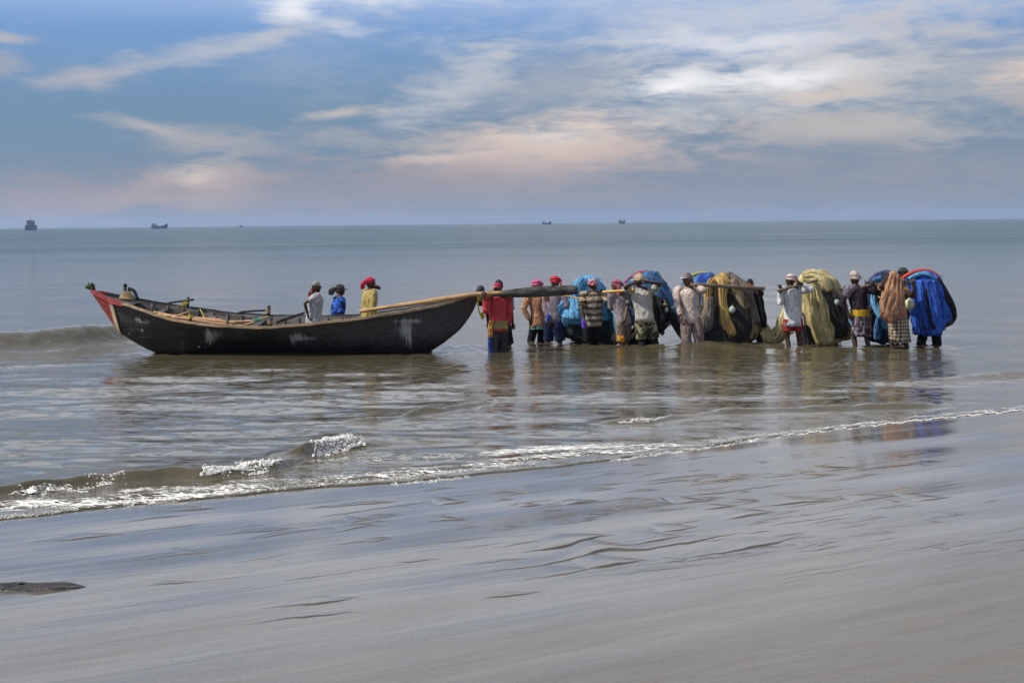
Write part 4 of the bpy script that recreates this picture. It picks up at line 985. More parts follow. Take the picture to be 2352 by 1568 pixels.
# green sprig tied to the stem head
c_ = at(*z1(280, 240), BY0); t_ = thing('leaf_sprig', c_, 'bunch of green leaves tied to the tip of the red bow', 'leaves')
mb = MB(); mb.tube([c_ + Vector((0, 0, -0.05)), c_ + Vector((-0.03, 0, 0.1))], [0.045, 0.05], 9, wob=0.2); mb.build('stalks', mat('dark_stalk', (0.02, 0.03, 0.015)), t_)
LEAF = mat('green_leaf', (0.06, 0.15, 0.02), rough=0.5, var=0.5, bump=0.2)
for q in range(15):
    a = R(random.uniform(45, 175)); d = Vector((math.cos(a), random.uniform(-0.5, 0.5), math.sin(a))).normalized(); L_ = random.uniform(0.12, 0.2); s_ = d.cross(Vector((0, 1, 0))).normalized()
    p0 = c_ + Vector((-0.03 + random.uniform(-0.03, 0.03), 0, 0.02)); mb = MB(); n_ = Vector((0, -1, 0)).lerp(s_, random.uniform(-0.4, 0.4))
    mb.add([p0, p0 + d * L_ * 0.4 + s_ * 0.03 + n_ * 0.01, p0 + d * L_ + Vector((0, 0, -0.03)), p0 + d * L_ * 0.4 - s_ * 0.03 + n_ * 0.01, p0 + d * L_ * 0.45], [(0, 1, 4), (1, 2, 4), (2, 3, 4), (3, 0, 4)])
    mb.build('leaf', LEAF, t_)

# the steering oar: shaft in the boat, blade held on shoulders
O0, O1 = at(826, 714, 26.62), at(1327, 666, 26.55)
oar = thing('steering_oar', at(1128, 674, 26.58), 'long steering oar lying from the boat over the stern, dark blade outwards', 'oar')
mb = MB(); pts = []
for q in range(22):
    f = q / 21; px = 826 + (1160 - 826) * f; py = np.interp(px, [826, 880, 950, 1020, 1092, 1160], [715, 707, 697, 686, 675.5, 672]); pts.append(at(px, py, 26.62 - 0.05 * f))
mb.tube(pts, [0.036 + 0.008 * math.sin(q * 0.15) for q in range(22)], 10, wob=0.04); mb.build('shaft', BAMBOO, oar)
mb = MB(); rings = []
for px, a, b in ((1122, 670, 679), (1140, 669.5, 681), (1159, 667, 682), (1190, 662, 683), (1226, 658, 683), (1275, 656, 680), (1318, 655, 676.5), (1326, 656, 675.5), (1328, 659, 673)):
    A, B = at(px, a, 26.56), at(px, b, 26.56); th = 0.022
    rings.append([A + Vector((0, -th * 0.4, 0)), A.lerp(B, 0.5) + Vector((0, -th, 0)), B + Vector((0, -th * 0.4, 0)), B + Vector((0, th * 0.4, 0)), A.lerp(B, 0.5) + Vector((0, th, 0)), A + Vector((0, th * 0.4, 0))])
mb.loft(rings); mb.build('blade', mat('worn_black_blade', (0.10, 0.095, 0.09), color2=(0.018, 0.017, 0.017), rough=0.7, scale=7, bump=0.6, bscale=20, stretch=(0.8, 1, 2.5)), oar)
for px, py in ((1108, 677), (1122, 675), (1131, 674)):
    P = at(px, py, 26.6); mb = MB()
    for q in range(3): mb.tube([P + Vector((q * 0.02 - 0.02 + 0.006 * math.sin(t), math.cos(t) * 0.052, math.sin(t) * 0.056)) for t in np.linspace(0, 6.2832, 13)], 0.011, 6)
    mb.build('rope_binding', ROPE_N, oar)

# ------------------------------------------------------------------ cloth
WHITE = cloth('white_cotton', (0.62, 0.62, 0.64)); PINKW = cloth('pale_pink_cotton', (0.62, 0.5, 0.45)); GREYW = cloth('grey_ribbed_cotton', (0.47, 0.45, 0.4))
BLUEP = pattern('blue_black_print', 'blotch', (0.035, 0.14, 0.62), (0.015, 0.03, 0.1)); YEL = cloth('mustard_cotton', (0.44, 0.35, 0.12)); REDS = cloth('red_cotton', (0.55, 0.06, 0.07))
ORANGE = cloth('tan_cotton', (0.52, 0.27, 0.15)); LILAC = cloth('grey_lilac_cotton', (0.24, 0.2, 0.24)); STRIPE = pattern('tan_dark_hoops', 'hoops', (0.10, 0.075, 0.05), (0.40, 0.34, 0.26), 1.15)
BLACK = cloth('black_cotton', (0.015, 0.015, 0.018)); DGREY = cloth('dark_grey_cotton', (0.06, 0.058, 0.065)); KHAKI = pattern('khaki_print', 'blotch', (0.36, 0.33, 0.2), (0.06, 0.055, 0.04), 0.8)
TROUS = cloth('mauve_brown_cotton', (0.2, 0.15, 0.14)); OLIVE = cloth('olive_brown_cotton', (0.24, 0.18, 0.13)); REDD = cloth('dark_red_cotton', (0.35, 0.03, 0.04)); GOLD = cloth('gold_cotton', (0.55, 0.34, 0.03))
CHECK = pattern('cream_black_check', 'check', (0.03, 0.025, 0.02), (0.55, 0.45, 0.32)); BROWNC = cloth('brown_shawl', (0.4, 0.22, 0.13), scale=3); ROSE = cloth('rose_striped_cloth', (0.45, 0.14, 0.13))
WR_RED = cloth('red_wrap', (0.5, 0.03, 0.06)); WR_PINK = cloth('pink_wrap', (0.62, 0.13, 0.28)); WR_MAUVE = cloth('mauve_wrap', (0.4, 0.12, 0.17)); WR_PALE = cloth('pale_wrap', (0.6, 0.45, 0.42)); WR_BEIGE = cloth('beige_wrap', (0.5, 0.4, 0.36)); WR_MULTI = pattern('red_white_wrap', 'blotch', (0.5, 0.06, 0.1), (0.6, 0.5, 0.55), 1.6)
CAPD = cloth('charcoal_cap', (0.05, 0.048, 0.045)); STRAW = cloth('straw_hat', (0.4, 0.3, 0.19)); CAPG = cloth('greyish_cap', (0.2, 0.15, 0.15)); GREENC = cloth('dark_green_cap', (0.05, 0.065, 0.045)); BRIM = cloth('white_brim', (0.65, 0.63, 0.6))
BLUEC = cloth('blue_cotton', (0.04, 0.09, 0.5)); STRIPW = pattern('white_red_stripes', 'upright', (0.6, 0.55, 0.55), (0.3, 0.06, 0.08)); TEALC = cloth('teal_trim', (0.12, 0.42, 0.34)); PURP = cloth('purple_rag', (0.14, 0.07, 0.5)); ORNG = cloth('orange_cuff', (0.65, 0.28, 0.02))
PATT = pattern('grey_lilac_print', 'blotch', (0.3, 0.24, 0.29), (0.06, 0.05, 0.06), 1.0)
def zw(zf, x, y, Y): return at(*zf(x, y), Y)
LEFT, RIGHT = R(90), R(-90)

# ------------------------------------------------------------------ three men at the boat
o, J = person('man in white shirt and cap standing in the boat, hand on hip', z2(960, 1100), z2(1005, 168), R(-74), Y=27.15, bed=-0.15, lean=0.03, skin=SKIN, head=(R(-12), -0.1),
              arms={'R': (zw(z2, 905, 618, 26.95), (-1, -0.2, 0.1), 0.6), 'L': (zw(z2, 1000, 640, 27.35),)})
shirt(o, J, cloth('greyish_white_cotton', (0.42, 0.42, 0.45)), hem=0.44, sleeve=0.7, wide=1.3); lungi(o, J, STRIPW, hem=0.3); headcloth(o, J, cloth('pale_grey_cap', (0.32, 0.31, 0.29)), 'cap', m2=BRIM, tail=0.09)
hang(o, 'neck_cloth', [J['HC'] + Vector((-0.07, -0.03, -0.03)), J['HC'] + Vector((-0.11, -0.02, -0.12)), J['HC'] + Vector((-0.12, 0, -0.2))], [0.08, 0.1, 0.09], 0.03, REDD, 3)
o, J = person('man in blue patterned shirt and black hat standing behind the boat', z2(1290, 1110), z2(1300, 212), R(-68), Y=28.55, lean=0.02, skin=SKIN, head=(R(-40), 0.05))
shirt(o, J, BLUEP, hem=0.47, sleeve=0.85, wide=1.1); legs_wear(o, J, DGREY, 0.5); headcloth(o, J, CAPD, 'cap', m2=CAPD)
hang(o, 'hat_scarf', [J['HC'] + Vector((-0.1, -0.02, 0.05)), J['HC'] + Vector((-0.17, -0.01, 0.0)), J['HC'] + Vector((-0.18, 0, -0.08))], [0.09, 0.12, 0.08], 0.04, CAPD, 3)
o, J = person('man in mustard shirt and red head cloth standing in the boat', z2(1705, 1090), z2(1755, 115), R(-62), Y=27.1, bed=-0.15, lean=0.03, skin=SKIN, head=(R(-30), -0.2))
shirt(o, J, YEL, hem=0.42, sleeve=1.9, wide=1.16); legs_wear(o, J, DGREY, 0.9, 'trousers'); headcloth(o, J, WR_RED, 'wrap')
hang(o, 'head_cloth_end', [J['HC'] + Vector((-0.09, -0.03, 0.04)), J['HC'] + Vector((-0.14, -0.02, -0.02)), J['HC'] + Vector((-0.145, -0.01, -0.1))], [0.06, 0.09, 0.08], 0.04, WR_RED, 3)
hang(o, 'collar', [J['HC'] + Vector((-0.05, -0.03, -0.13)), J['HC'] + Vector((-0.02, -0.06, -0.19)), J['HC'] + Vector((0.03, -0.06, -0.24))], [0.14, 0.2, 0.06], 0.04, cloth('cream_collar', (0.6, 0.5, 0.36)), 2)
hang(o, 'scarf_end', [J['HC'] + Vector((0.06, -0.06, -0.07)), J['HC'] + Vector((0.12, -0.07, -0.06)), J['HC'] + Vector((0.2, -0.06, -0.085))], [0.05, 0.08, 0.05], 0.03, cloth('maroon_scarf', (0.07, 0.02, 0.025)), 2)

# ------------------------------------------------------------------ the men wading, left to right
G = None
o, J = person('man in red shirt with red and white cap holding the stern of the boat', z3(1540, 1245), z3(1545, 215), R(8), lean=0.04, skin=SKIN, head=(R(150), -0.15),
              arms={'L': (zw(z3, 1330, 440, 26.52), (0.2, 0.3, -1)), 'R': (zw(z3, 1690, 900, 26.8), (1, -0.3, 0), 0.6)})
shirt(o, J, REDS, hem=0.45, sleeve=1.75); legs_wear(o, J, DGREY, 0.95, 'trousers', 1.1); sash(o, J, cloth('mustard_waist_cloth', (0.3, 0.25, 0.1)), 0.57, 0.48, 1.05)
headcloth(o, J, WR_RED, 'cap', m2=BRIM)
P = J['wor'](J['P'])
hang(o, 'waist_cloth_end', [P + Vector((-0.12, -0.13, 0.1)), P + Vector((-0.15, -0.15, -0.05)), P + Vector((-0.14, -0.15, -0.22))], [0.08, 0.1, 0.08], 0.03, pattern('yellow_red_print', 'blotch', (0.55, 0.4, 0.08), (0.4, 0.1, 0.06), 2.0), 3)
hang(o, 'blue_cloth', [P + Vector((-0.15, -0.1, -0.12)), P + Vector((-0.17, -0.11, -0.35)), P + Vector((-0.13, -0.09, -0.55))], [0.06, 0.08, 0.05], 0.03, cloth('dull_blue_cotton', (0.03, 0.07, 0.3)), 3)
o, J = person('man in grey shirt standing hidden behind the man in red', (1157, 797), z3(1560, 165), R(-12), Y=27.6, lean=0.03, skin=SKIN, head=(R(30), 0.1))
shirt(o, J, cloth('slate_cotton', (0.2, 0.21, 0.25)), hem=0.47, sleeve=0.9); legs_wear(o, J, BLACK, 0.5); headcloth(o, J, HAIR, 'hair')
o, J = person('man in tan long-sleeved shirt and pink head wrap under the oar blade', z4(1225, 1305), z4(1250, 240), R(25), lean=0.04, skin=SKIN, head=(R(30), 0.0),
              arms={'L': (zw(z4, 1085, 920, 28.35), (-1, -0.3, 0), 0.7), 'R': (zw(z4, 1330, 500, 28.2), (0.5, -0.5, -1))})
shirt(o, J, ORANGE, hem=0.43, sleeve=1.9, wide=1.05, flare=1.05); legs_wear(o, J, BLACK, 0.62); headcloth(o, J, WR_PINK, 'wrap'); sash(o, J, TEALC, 0.45, 0.41, 1.07, 'shirt_trim')
o, J = person('man in grey lilac shirt and red head wrap reaching into the light blue net', z4(1430, 1318), z4(1505, 180), R(-35), lean=0.06, skin=SKIN2, head=(R(75), 0.0),
              arms={'R': (zw(z4, 1690, 545, 28.3), (0.2, -0.8, -1)), 'L': (zw(z4, 1390, 900, 28.2), (-1, -0.4, 0), 0.6)})
shirt(o, J, LILAC, hem=0.47, sleeve=1.8); legs_wear(o, J, cloth('navy_cotton', (0.02, 0.03, 0.08)), 0.5, loose=1.1); headcloth(o, J, WR_RED, 'wrap', tail=0.05)
P = J['wor'](J['P']); hang(o, 'blue_rag', [P + Vector((-0.1, -0.14, 0.1)), P + Vector((-0.1, -0.15, 0.02)), P + Vector((-0.1, -0.15, -0.06))], [0.06, 0.07, 0.05], 0.02, BLUEC, 2)

o, J = person('man in tan and dark striped polo shirt, back turned, before the light blue net', z5(770, 1200), z5(715, 205), R(5), lean=0.03, skin=SKIN, head=(R(15), 0.0), feet=((0.12, 0.04), (-0.13, -0.02)),
              arms={'L': (zw(z5, 590, 930, 27.6), (-1, -0.4, 0), 0.7), 'R': (zw(z5, 890, 420, 27.9), (0.6, -0.4, -1))})
shirt(o, J, STRIPE, hem=0.43, sleeve=0.85, wide=1.04); legs_wear(o, J, BLACK, 0.55, loose=1.25); headcloth(o, J, WR_MULTI, 'wrap')
W_ = J['wor'](J['wrL']); hang(o, 'purple_rag', [W_ + Vector((0, -0.03, 0.0)), W_ + Vector((-0.01, -0.04, -0.08)), W_ + Vector((0.01, -0.03, -0.17))], [0.06, 0.09, 0.06], 0.03, PURP, 2)
STRIPE_Y = J['base'].y
o, J = person('man in mauve head cloth with a bamboo pole on his shoulder, arm hanging', z5(1270, 1215), z5(1130, 218), R(35), lean=0.12, skin=SKIN2, head=(R(35), -0.1),
              arms={'R': (zw(z5, 1215, 905, 27.35), (0.6, -0.6, 0.1), 0.7), 'L': (zw(z5, 1060, 500, 27.75), (-0.5, -0.5, -1))})
shirt(o, J, cloth('dusty_grey_cotton', (0.3, 0.25, 0.26)), hem=0.46, sleeve=0.85); legs_wear(o, J, OLIVE, 0.48); headcloth(o, J, WR_MAUVE, 'wrap', tail=0.1)
hang(o, 'head_cloth_end', [J['HC'] + Vector((0.03, -0.1, 0.03)), J['HC'] + Vector((0.05, -0.11, -0.08)), J['HC'] + Vector((0.02, -0.1, -0.18))], [0.08, 0.1, 0.05], 0.03, WR_MAUVE, 2)
K_ = J['wor'](J['kneeL']); hang(o, 'orange_cuff', [K_ + Vector((0, -0.09, 0.14)), K_ + Vector((0, -0.1, 0.08)), K_ + Vector((0, -0.09, 0.03))], [0.14, 0.15, 0.13], 0.03, ORNG, 2)
o, J = person('man in straw hat with both arms raised under the arched blue net', z5(1600, 1222), z5(1440, 128), R(-10), lean=0.04, skin=SKIN, head=(R(60), 0.0),
              arms={'L': (zw(z5, 1400, 255, 27.3), (-1, -0.3, -0.2)), 'R': (zw(z5, 1575, 250, 27.2), (1, -0.4, 0.3))})
shirt(o, J, GREYW, hem=0.47, sleeve=0.7, wide=1.05); legs_wear(o, J, KHAKI, 0.47, loose=1.15); headcloth(o, J, STRAW, 'hat')
K_ = J['wor'](J['kneeL'])
for key in 'RL':
    A_, B_ = J['wor'](J['knee' + key]), J['wor'](J['ank' + key]); mb = MB(); mb.tube([A_.lerp(B_, -0.15), A_.lerp(B_, 0.4), A_.lerp(B_, 0.95)], [0.075, 0.07, 0.06], 12, wob=0.06); mb.build('legging', BLACK, o)

o, J = person('man in pale pink shirt and cap over a hood, pole end on his shoulder', z6(500, 1150), z6(385, 115), R(170), Y=27.5, lean=0.03, skin=SKIN2, head=(R(-40), -0.05),
              arms={'R': (zw(z6, 292, 800, 27.25), (-1, 0.2, 0), 0.6), 'L': (zw(z6, 480, 300, 27.3), (1, 0.3, -0.7))})
shirt(o, J, PINKW, hem=0.44, sleeve=1.85, wide=1.06); legs_wear(o, J, TROUS, 0.93, 'trousers', 1.15); headcloth(o, J, CAPG, 'hood', 'hood'); headcloth(o, J, CAPG, 'cap', m2=BRIM)
o, J = person('man behind the brown net with orange face cloth, carrying the pole end', z6(1440, 1215), z6(1350, 200), R(160), Y=28.1, lean=0.03, skin=SKIN, head=(0, 0), arms={'L': (zw(z6, 1440, 370, 28.05), (0.6, 0.3, -1))})
shirt(o, J, BLACK, hem=0.46, sleeve=1.85); legs_wear(o, J, BLACK, 0.75, 'trousers'); headcloth(o, J, HAIR, 'hair')
mb = MB(); mb.loft([[J['HC'] + J['HR'] @ (Vector((math.cos(t) * a, 0.02 + math.sin(t) * b, z)) * J['k']) for t in np.linspace(0, 6.2832, 21)[:-1]] for z, a, b in ((0.03, 0.088, 0.1), (-0.02, 0.09, 0.103), (-0.07, 0.085, 0.1), (-0.12, 0.075, 0.09))], (False, False)); mb.build('face_cloth', cloth('orange_face_cloth', (0.6, 0.2, 0.07)), o)
hang(o, 'dark_shawl', [zw(z6, 1430, 370, 27.9), zw(z6, 1480, 560, 27.9), zw(z6, 1525, 750, 27.9), zw(z6, 1560, 930, 27.9)], [0.15, 0.17, 0.14, 0.1], 0.05, BLACK, 3)
hang(o, 'grey_shawl_edge', [zw(z6, 1440, 390, 27.82), zw(z6, 1490, 600, 27.82), zw(z6, 1540, 860, 27.82)], [0.05, 0.06, 0.04], 0.03, DGREY, 2)

o, J = person('man in white shirt and red shorts holding a pole across his shoulders', z7(770, 1360), z7(640, 145), R(15), lean=0.03, skin=SKIN, head=(R(40), 0.0), feet=((0.14, 0.02), (-0.13, 0.02)),
              arms={'L': (zw(z7, 478, 425, 27.0), (-0.3, -0.6, -1)), 'R': (zw(z7, 830, 300, 26.95), (1, -0.5, -0.3))})
shirt(o, J, WHITE, hem=0.40, sleeve=1.8, wide=1.06); legs_wear(o, J, REDD, 0.30, loose=1.1); headcloth(o, J, WR_PALE, 'wrap')
WP = J
o, J = person('man in black shirt with gold sash and tall beige turban, back turned', z8(475, 1375), z8(375, 180), R(8), lean=0.03, skin=SKIN, head=(R(25), 0.05), feet=((0.15, 0.02), (-0.13, 0.02)),
              arms={'L': (zw(z8, 235, 850, 26.8), (-1, -0.3, 0), 0.7), 'R': (zw(z8, 650, 380, 26.75), (1, -0.4, -0.3))})
shirt(o, J, cloth('black_mauve_cotton', (0.035, 0.025, 0.04)), hem=0.5, sleeve=1.5, wide=1.03); lungi(o, J, PATT, hem=0.27, name='folded_lungi'); sash(o, J, GOLD, 0.585, 0.505, 1.08)
headcloth(o, J, WR_BEIGE, 'wrap'); mb = MB(); mb.ball(J['HC'] + Vector((-0.01, 0, 0.10)), (0.085, 0.09, 0.075), 14, 9); mb.build('turban_top', WR_BEIGE, o)
mb = MB(); S_ = J['wor'](J['shL']); mb.tube(resample([J['HC'] + Vector((0.02, -0.06, -0.16)), S_ + Vector((0.02, -0.07, 0.0)), S_ + Vector((-0.03, -0.05, -0.16))], 8), [0.05, 0.07, 0.085, 0.09, 0.09, 0.088, 0.08, 0.07], 12, flat=0.7, wob=0.1); mb.build('shoulder_cloth', LILAC, o)
o, J = person('man under a brown shawl and checked lungi with striped rose waist cloth', z8(1100, 1392), z8(960, 158), R(10), lean=0.12, skin=SKIN, head=(R(30), -0.2), feet=((0.16, 0.02), (-0.15, 0.02)),
              arms={'R': (zw(z8, 1290, 380, 26.5), (0.6, -0.3, -1)), 'L': (zw(z8, 850, 250, 26.5), (-0.6, -0.2, -1))})
shirt(o, J, BROWNC, hem=0.5, sleeve=0.7, wide=1.1); lungi(o, J, CHECK, hem=0.2, spread=1.0); headcloth(o, J, BROWNC, 'hood', 'shawl_hood'); sash(o, J, ROSE, 0.57, 0.49, 1.08)
HC = J['HC']; Yp = J['base'].y
hang(o, 'shawl', [zw(z8, 985, 200, Yp - 0.1), zw(z8, 985, 380, Yp - 0.19), zw(z8, 970, 560, Yp - 0.22), zw(z8, 930, 760, Yp - 0.24), zw(z8, 930, 990, Yp - 0.24)], [0.18, 0.36, 0.42, 0.42, 0.05], 0.06, BROWNC, 6, 0.6, 22)
hang(o, 'shawl_fringe', [zw(z8, 860, 700, Yp - 0.2), zw(z8, 850, 820, Yp - 0.23), zw(z8, 900, 985, Yp - 0.22)], [0.26, 0.26, 0.05], 0.03, cloth('rose_brown_hem', (0.42, 0.17, 0.13)), 4, 0.5)
hang(o, 'shawl_corner', [zw(z8, 860, 480, Yp - 0.16), zw(z8, 810, 680, Yp - 0.2), zw(z8, 760, 850, Yp - 0.2)], [0.2, 0.2, 0.03], 0.04, BROWNC, 4, 0.6)
o, J = person('man in dark green cap looking out between the shawl and the red-edged net', (2082, 785), z8(1150, 90), R(70), Y=27.9, lean=0.05, skin=SKIN, head=(R(20), -0.15))
shirt(o, J, DGREY, hem=0.47, sleeve=0.8); legs_wear(o, J, BLACK, 0.5); headcloth(o, J, GREENC, 'cap', m2=GREENC)
o, J = person('man hidden under the bright blue net, only his dark legs showing', z8(1535, 1350), z8(1440, 240), R(-60), Y=27.35, lean=0.25, skin=SKIN, feet=((0.05, 0.24), (-0.05, -0.24)))
shirt(o, J, DGREY, hem=0.47, sleeve=0.8); legs_wear(o, J, BLACK, 0.9, 'trousers', 1.25); headcloth(o, J, HAIR, 'hair')

# ------------------------------------------------------------------ nets
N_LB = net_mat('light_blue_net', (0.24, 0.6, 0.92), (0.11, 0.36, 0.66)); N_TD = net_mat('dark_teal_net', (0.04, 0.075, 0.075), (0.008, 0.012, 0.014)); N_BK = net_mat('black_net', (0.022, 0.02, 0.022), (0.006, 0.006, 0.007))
N_B2 = net_mat('steel_blue_net', (0.10, 0.28, 0.56), (0.04, 0.12, 0.28)); N_NV = net_mat('navy_net', (0.03, 0.055, 0.15), (0.012, 0.02, 0.06)); N_BR = net_mat('brown_net', (0.46, 0.36, 0.21), (0.08, 0.062, 0.04)); N_GD = net_mat('gold_net', (0.72, 0.47, 0.14), (0.4, 0.25, 0.08))
N_OL = net_mat('olive_yellow_net', (0.8, 0.67, 0.34), (0.42, 0.34, 0.16)); N_GR = net_mat('grey_brown_net', (0.34, 0.3, 0.25), (0.1, 0.085, 0.075)); N_RB = net_mat('royal_blue_net', (0.05, 0.2, 0.88), (0.02, 0.07, 0.4)); N_TL = net_mat('pale_teal_net', (0.13, 0.32, 0.36), (0.05, 0.14, 0.2))
R_RED = mat('red_headrope', (0.5, 0.06, 0.04), rough=0.8, bump=0.8, bscale=60); R_MAG = mat('magenta_headrope', (0.4, 0.05, 0.12), rough=0.8, bump=0.8, bscale=60); R_OL = mat('olive_headrope', (0.35, 0.3, 0.04), rough=0.8, bump=0.8, bscale=60); R_NV = mat('navy_headrope', (0.06, 0.06, 0.14), rough=0.8, bump=0.8, bscale=60)
F_W = mat('white_float', (0.3, 0.36, 0.34), rough=0.6, var=0.15); F_Y = mat('cream_float', (0.62, 0.5, 0.2), rough=0.5, var=0.15); F_C = mat('ivory_float', (0.5, 0.48, 0.32), rough=0.45, var=0.1); F_D = mat('dark_float', (0.05, 0.055, 0.06), rough=0.5)
def headrope(o, name, zf, pts, Y, r, m, dy=0.0, flat=1.0):
    mb = MB(); mb.tube(resample([at(*zf(*p), Y + dy) for p in pts], 30), r, 9, flat=flat, wob=0.08); return mb.build(name, m, o)

YN = 28.35
n1 = net_thing('light blue fishing net heaped behind the man in the striped polo shirt', z5, (560, 1000), YN)
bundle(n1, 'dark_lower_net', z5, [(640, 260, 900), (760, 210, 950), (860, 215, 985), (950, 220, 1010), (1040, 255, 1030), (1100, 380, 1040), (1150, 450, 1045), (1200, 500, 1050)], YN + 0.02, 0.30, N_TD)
bundle(n1, 'upper_net', z5, [(158, 640, 720), (185, 540, 800), (240, 460, 850), (320, 415, 885), (400, 415, 880), (460, 380, 880), (520, 290, 885), (600, 225, 890), (700, 165, 930), (760, 150, 950), (800, 190, 960), (850, 260, 900), (875, 330, 840)], YN, 0.36, N_LB, pleats=7, amp=0.12)
drape(n1, 'blue_fold', z5, [(430, 480, 120), (330, 560, 150), (240, 650, 160), (180, 750, 110)], YN, N_LB, 0.07)
drape(n1, 'blue_fold', z5, [(470, 500, 160), (480, 620, 200), (500, 720, 230), (500, 800, 200)], YN, N_LB, 0.07)
drape(n1, 'blue_fold', z5, [(600, 200, 170), (520, 320, 150), (500, 440, 160)], YN, N_LB, 0.06)
drape(n1, 'teal_fold', z5, [(900, 560, 90), (960, 760, 150), (1000, 960, 130), (1020, 1120, 90)], YN, N_TL, 0.05)
drape(n1, 'blue_fold', z5, [(330, 760, 150), (330, 850, 130), (360, 920, 60)], YN, N_LB, 0.05)

YM = 28.2
n2 = net_thing('blue net with magenta edge arched high over the man in the straw hat', z5, (1600, 900), YM)
bundle(n2, 'blue_hood', z5, [(92, 1480, 1610), (115, 1400, 1690), (170, 1310, 1760), (250, 1240, 1815), (370, 1200, 1885), (530, 1190, 1942), (650, 1180, 1966), (780, 1180, 1950), (900, 1190, 1900)], YM, 0.3, N_B2, pleats=5, amp=0.05)
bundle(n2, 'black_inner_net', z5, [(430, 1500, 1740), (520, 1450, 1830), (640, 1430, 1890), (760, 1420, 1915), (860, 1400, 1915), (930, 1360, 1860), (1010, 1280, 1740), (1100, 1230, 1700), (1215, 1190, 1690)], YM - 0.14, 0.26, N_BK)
headrope(n2, 'headrope', z5, [(1205, 265), (1290, 180), (1400, 112), (1540, 88), (1660, 120), (1780, 210), (1880, 370), (1940, 530), (1968, 650)], YM, 0.022, R_MAG, -0.02)
headrope(n2, 'lower_headrope', z5, [(1640, 260), (1750, 360), (1850, 520), (1930, 700), (2040, 900)], YM - 0.3, 0.014, N_BK, -0.02)
for q, (w0, mm, dy) in enumerate(((0.22, N_B2, -0.1), (0.15, N_BK, -0.2))):
    hang(n2, 'net_tail', [zw(z5, 1945 - q * 40, 620 + q * 60, YM - 0.1 + dy), zw(z5, 1990 - q * 30, 800 + q * 50, YM - 0.1 + dy), zw(z5, 2050, 960 + q * 40, YM - 0.1 + dy), zw(z5, 2170, 1150, YM - 0.1 + dy)], [0.1, 0.16, w0, 0.16], 0.07, mm, 5)
hang(n2, 'light_blue_fold', [zw(z5, 1075, 470, 28.0), zw(z5, 1085, 640, 27.95), zw(z5, 1110, 820, 27.95), zw(z5, 1140, 980, 27.95), zw(z5, 1200, 1130, 27.95)], [0.14, 0.19, 0.2, 0.24, 0.2], 0.07, N_LB, 4)
hang(n2, 'teal_fold', [zw(z5, 1060, 480, 27.9), zw(z5, 1050, 560, 27.9), zw(z5, 1050, 660, 27.9)], [0.1, 0.13, 0.05], 0.05, N_TL, 4)
hang(n2, 'blue_fold', [zw(z5, 1330, 300, 27.8), zw(z5, 1380, 480, 27.75), zw(z5, 1400, 680, 27.75), zw(z5, 1390, 860, 27.75)], [0.25, 0.22, 0.16, 0.07], 0.06, N_TL, 4)
hang(n2, 'dark_fold', [zw(z5, 1070, 1040, 27.9), zw(z5, 1080, 1110, 27.85), zw(z5, 1110, 1180, 27.85)], [0.1, 0.2, 0.16], 0.06, N_BK, 4)
net_float(n2, z5, 1845, 680, YM - 0.14, 0.045, F_W); net_float(n2, z5, 1815, 590, YM - 0.14, 0.025, F_W); net_float(n2, z5, 1660, 1130, YM - 0.2, 0.028, F_W)
net_float(n2, z5, 1782, 1015, YM - 0.2, 0.05, F_D, free=True)
hang(n2, 'torn_end', [zw(z5, 1800, 850, YM - 0.3), zw(z5, 1840, 890, YM - 0.3), zw(z5, 1885, 880, YM - 0.3), zw(z5, 1900, 830, YM - 0.3)], [0.05, 0.06, 0.06, 0.04], 0.03, N_GR, 2)
headrope(n2, 'float_line', z5, [(1760, 830), (1800, 900), (1780, 980)], YM - 0.2, 0.008, N_BK)

YO = 28.6
n3 = net_thing('blue net with olive edge partly hidden behind the man in pink', z6, (600, 700), YO)
bundle(n3, 'blue_hood', z6, [(115, 560, 720), (150, 480, 800), (200, 400, 870), (300, 320, 920), (400, 250, 930), (520, 225, 930), (650, 208, 930), (780, 215, 900), (900, 250, 860)], YO, 0.28, N_B2, pleats=6, amp=0.06)
headrope(n3, 'headrope', z6, [(440, 165), (520, 125), (640, 108), (740, 140), (830, 200)], YO, 0.03, R_OL, -0.03)
drape(n3, 'royal_fold', z6, [(560, 190, 200), (620, 230, 260), (700, 300, 160)], YO, N_RB, 0.06)
drape(n3, 'blue_fold', z6, [(330, 330, 60), (280, 450, 90), (250, 600, 70), (240, 740, 60)], YO, N_TL, 0.05)

YP = 28.05
n4 = net_thing('brown and gold fishing net slung over the thick pole', z6, (1000, 900), YP)
bundle(n4, 'brown_net', z6, [(128, 880, 1010), (180, 800, 1130), (240, 720, 1230), (330, 650, 1330), (450, 640, 1400), (600, 620, 1450), (750, 600, 1480), (900, 585, 1500), (1000, 600, 1500), (1090, 650, 1440), (1150, 720, 1300), (1205, 760, 1120)], YP, 0.4, N_BR, pleats=11, amp=0.11)
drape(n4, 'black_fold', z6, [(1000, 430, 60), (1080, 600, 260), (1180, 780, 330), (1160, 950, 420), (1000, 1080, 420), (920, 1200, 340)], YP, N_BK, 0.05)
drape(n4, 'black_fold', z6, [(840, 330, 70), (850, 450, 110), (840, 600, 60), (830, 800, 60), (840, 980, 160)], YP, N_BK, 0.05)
drape(n4, 'gold_fold', z6, [(880, 160, 200), (930, 240, 200), (925, 360, 130), (925, 520, 140), (940, 700, 150), (990, 880, 190), (1070, 1060, 130)], YP, N_GD, 0.07, 0.07)
drape(n4, 'gold_fold', z6, [(800, 230, 170), (720, 330, 150), (700, 430, 140), (690, 560, 90)], YP, N_GD, 0.06, 0.05)
drape(n4, 'grey_fold', z6, [(720, 480, 120), (720, 640, 190), (700, 820, 210), (700, 980, 220), (690, 1095, 120)], YP, N_GR, 0.06, 0.04)
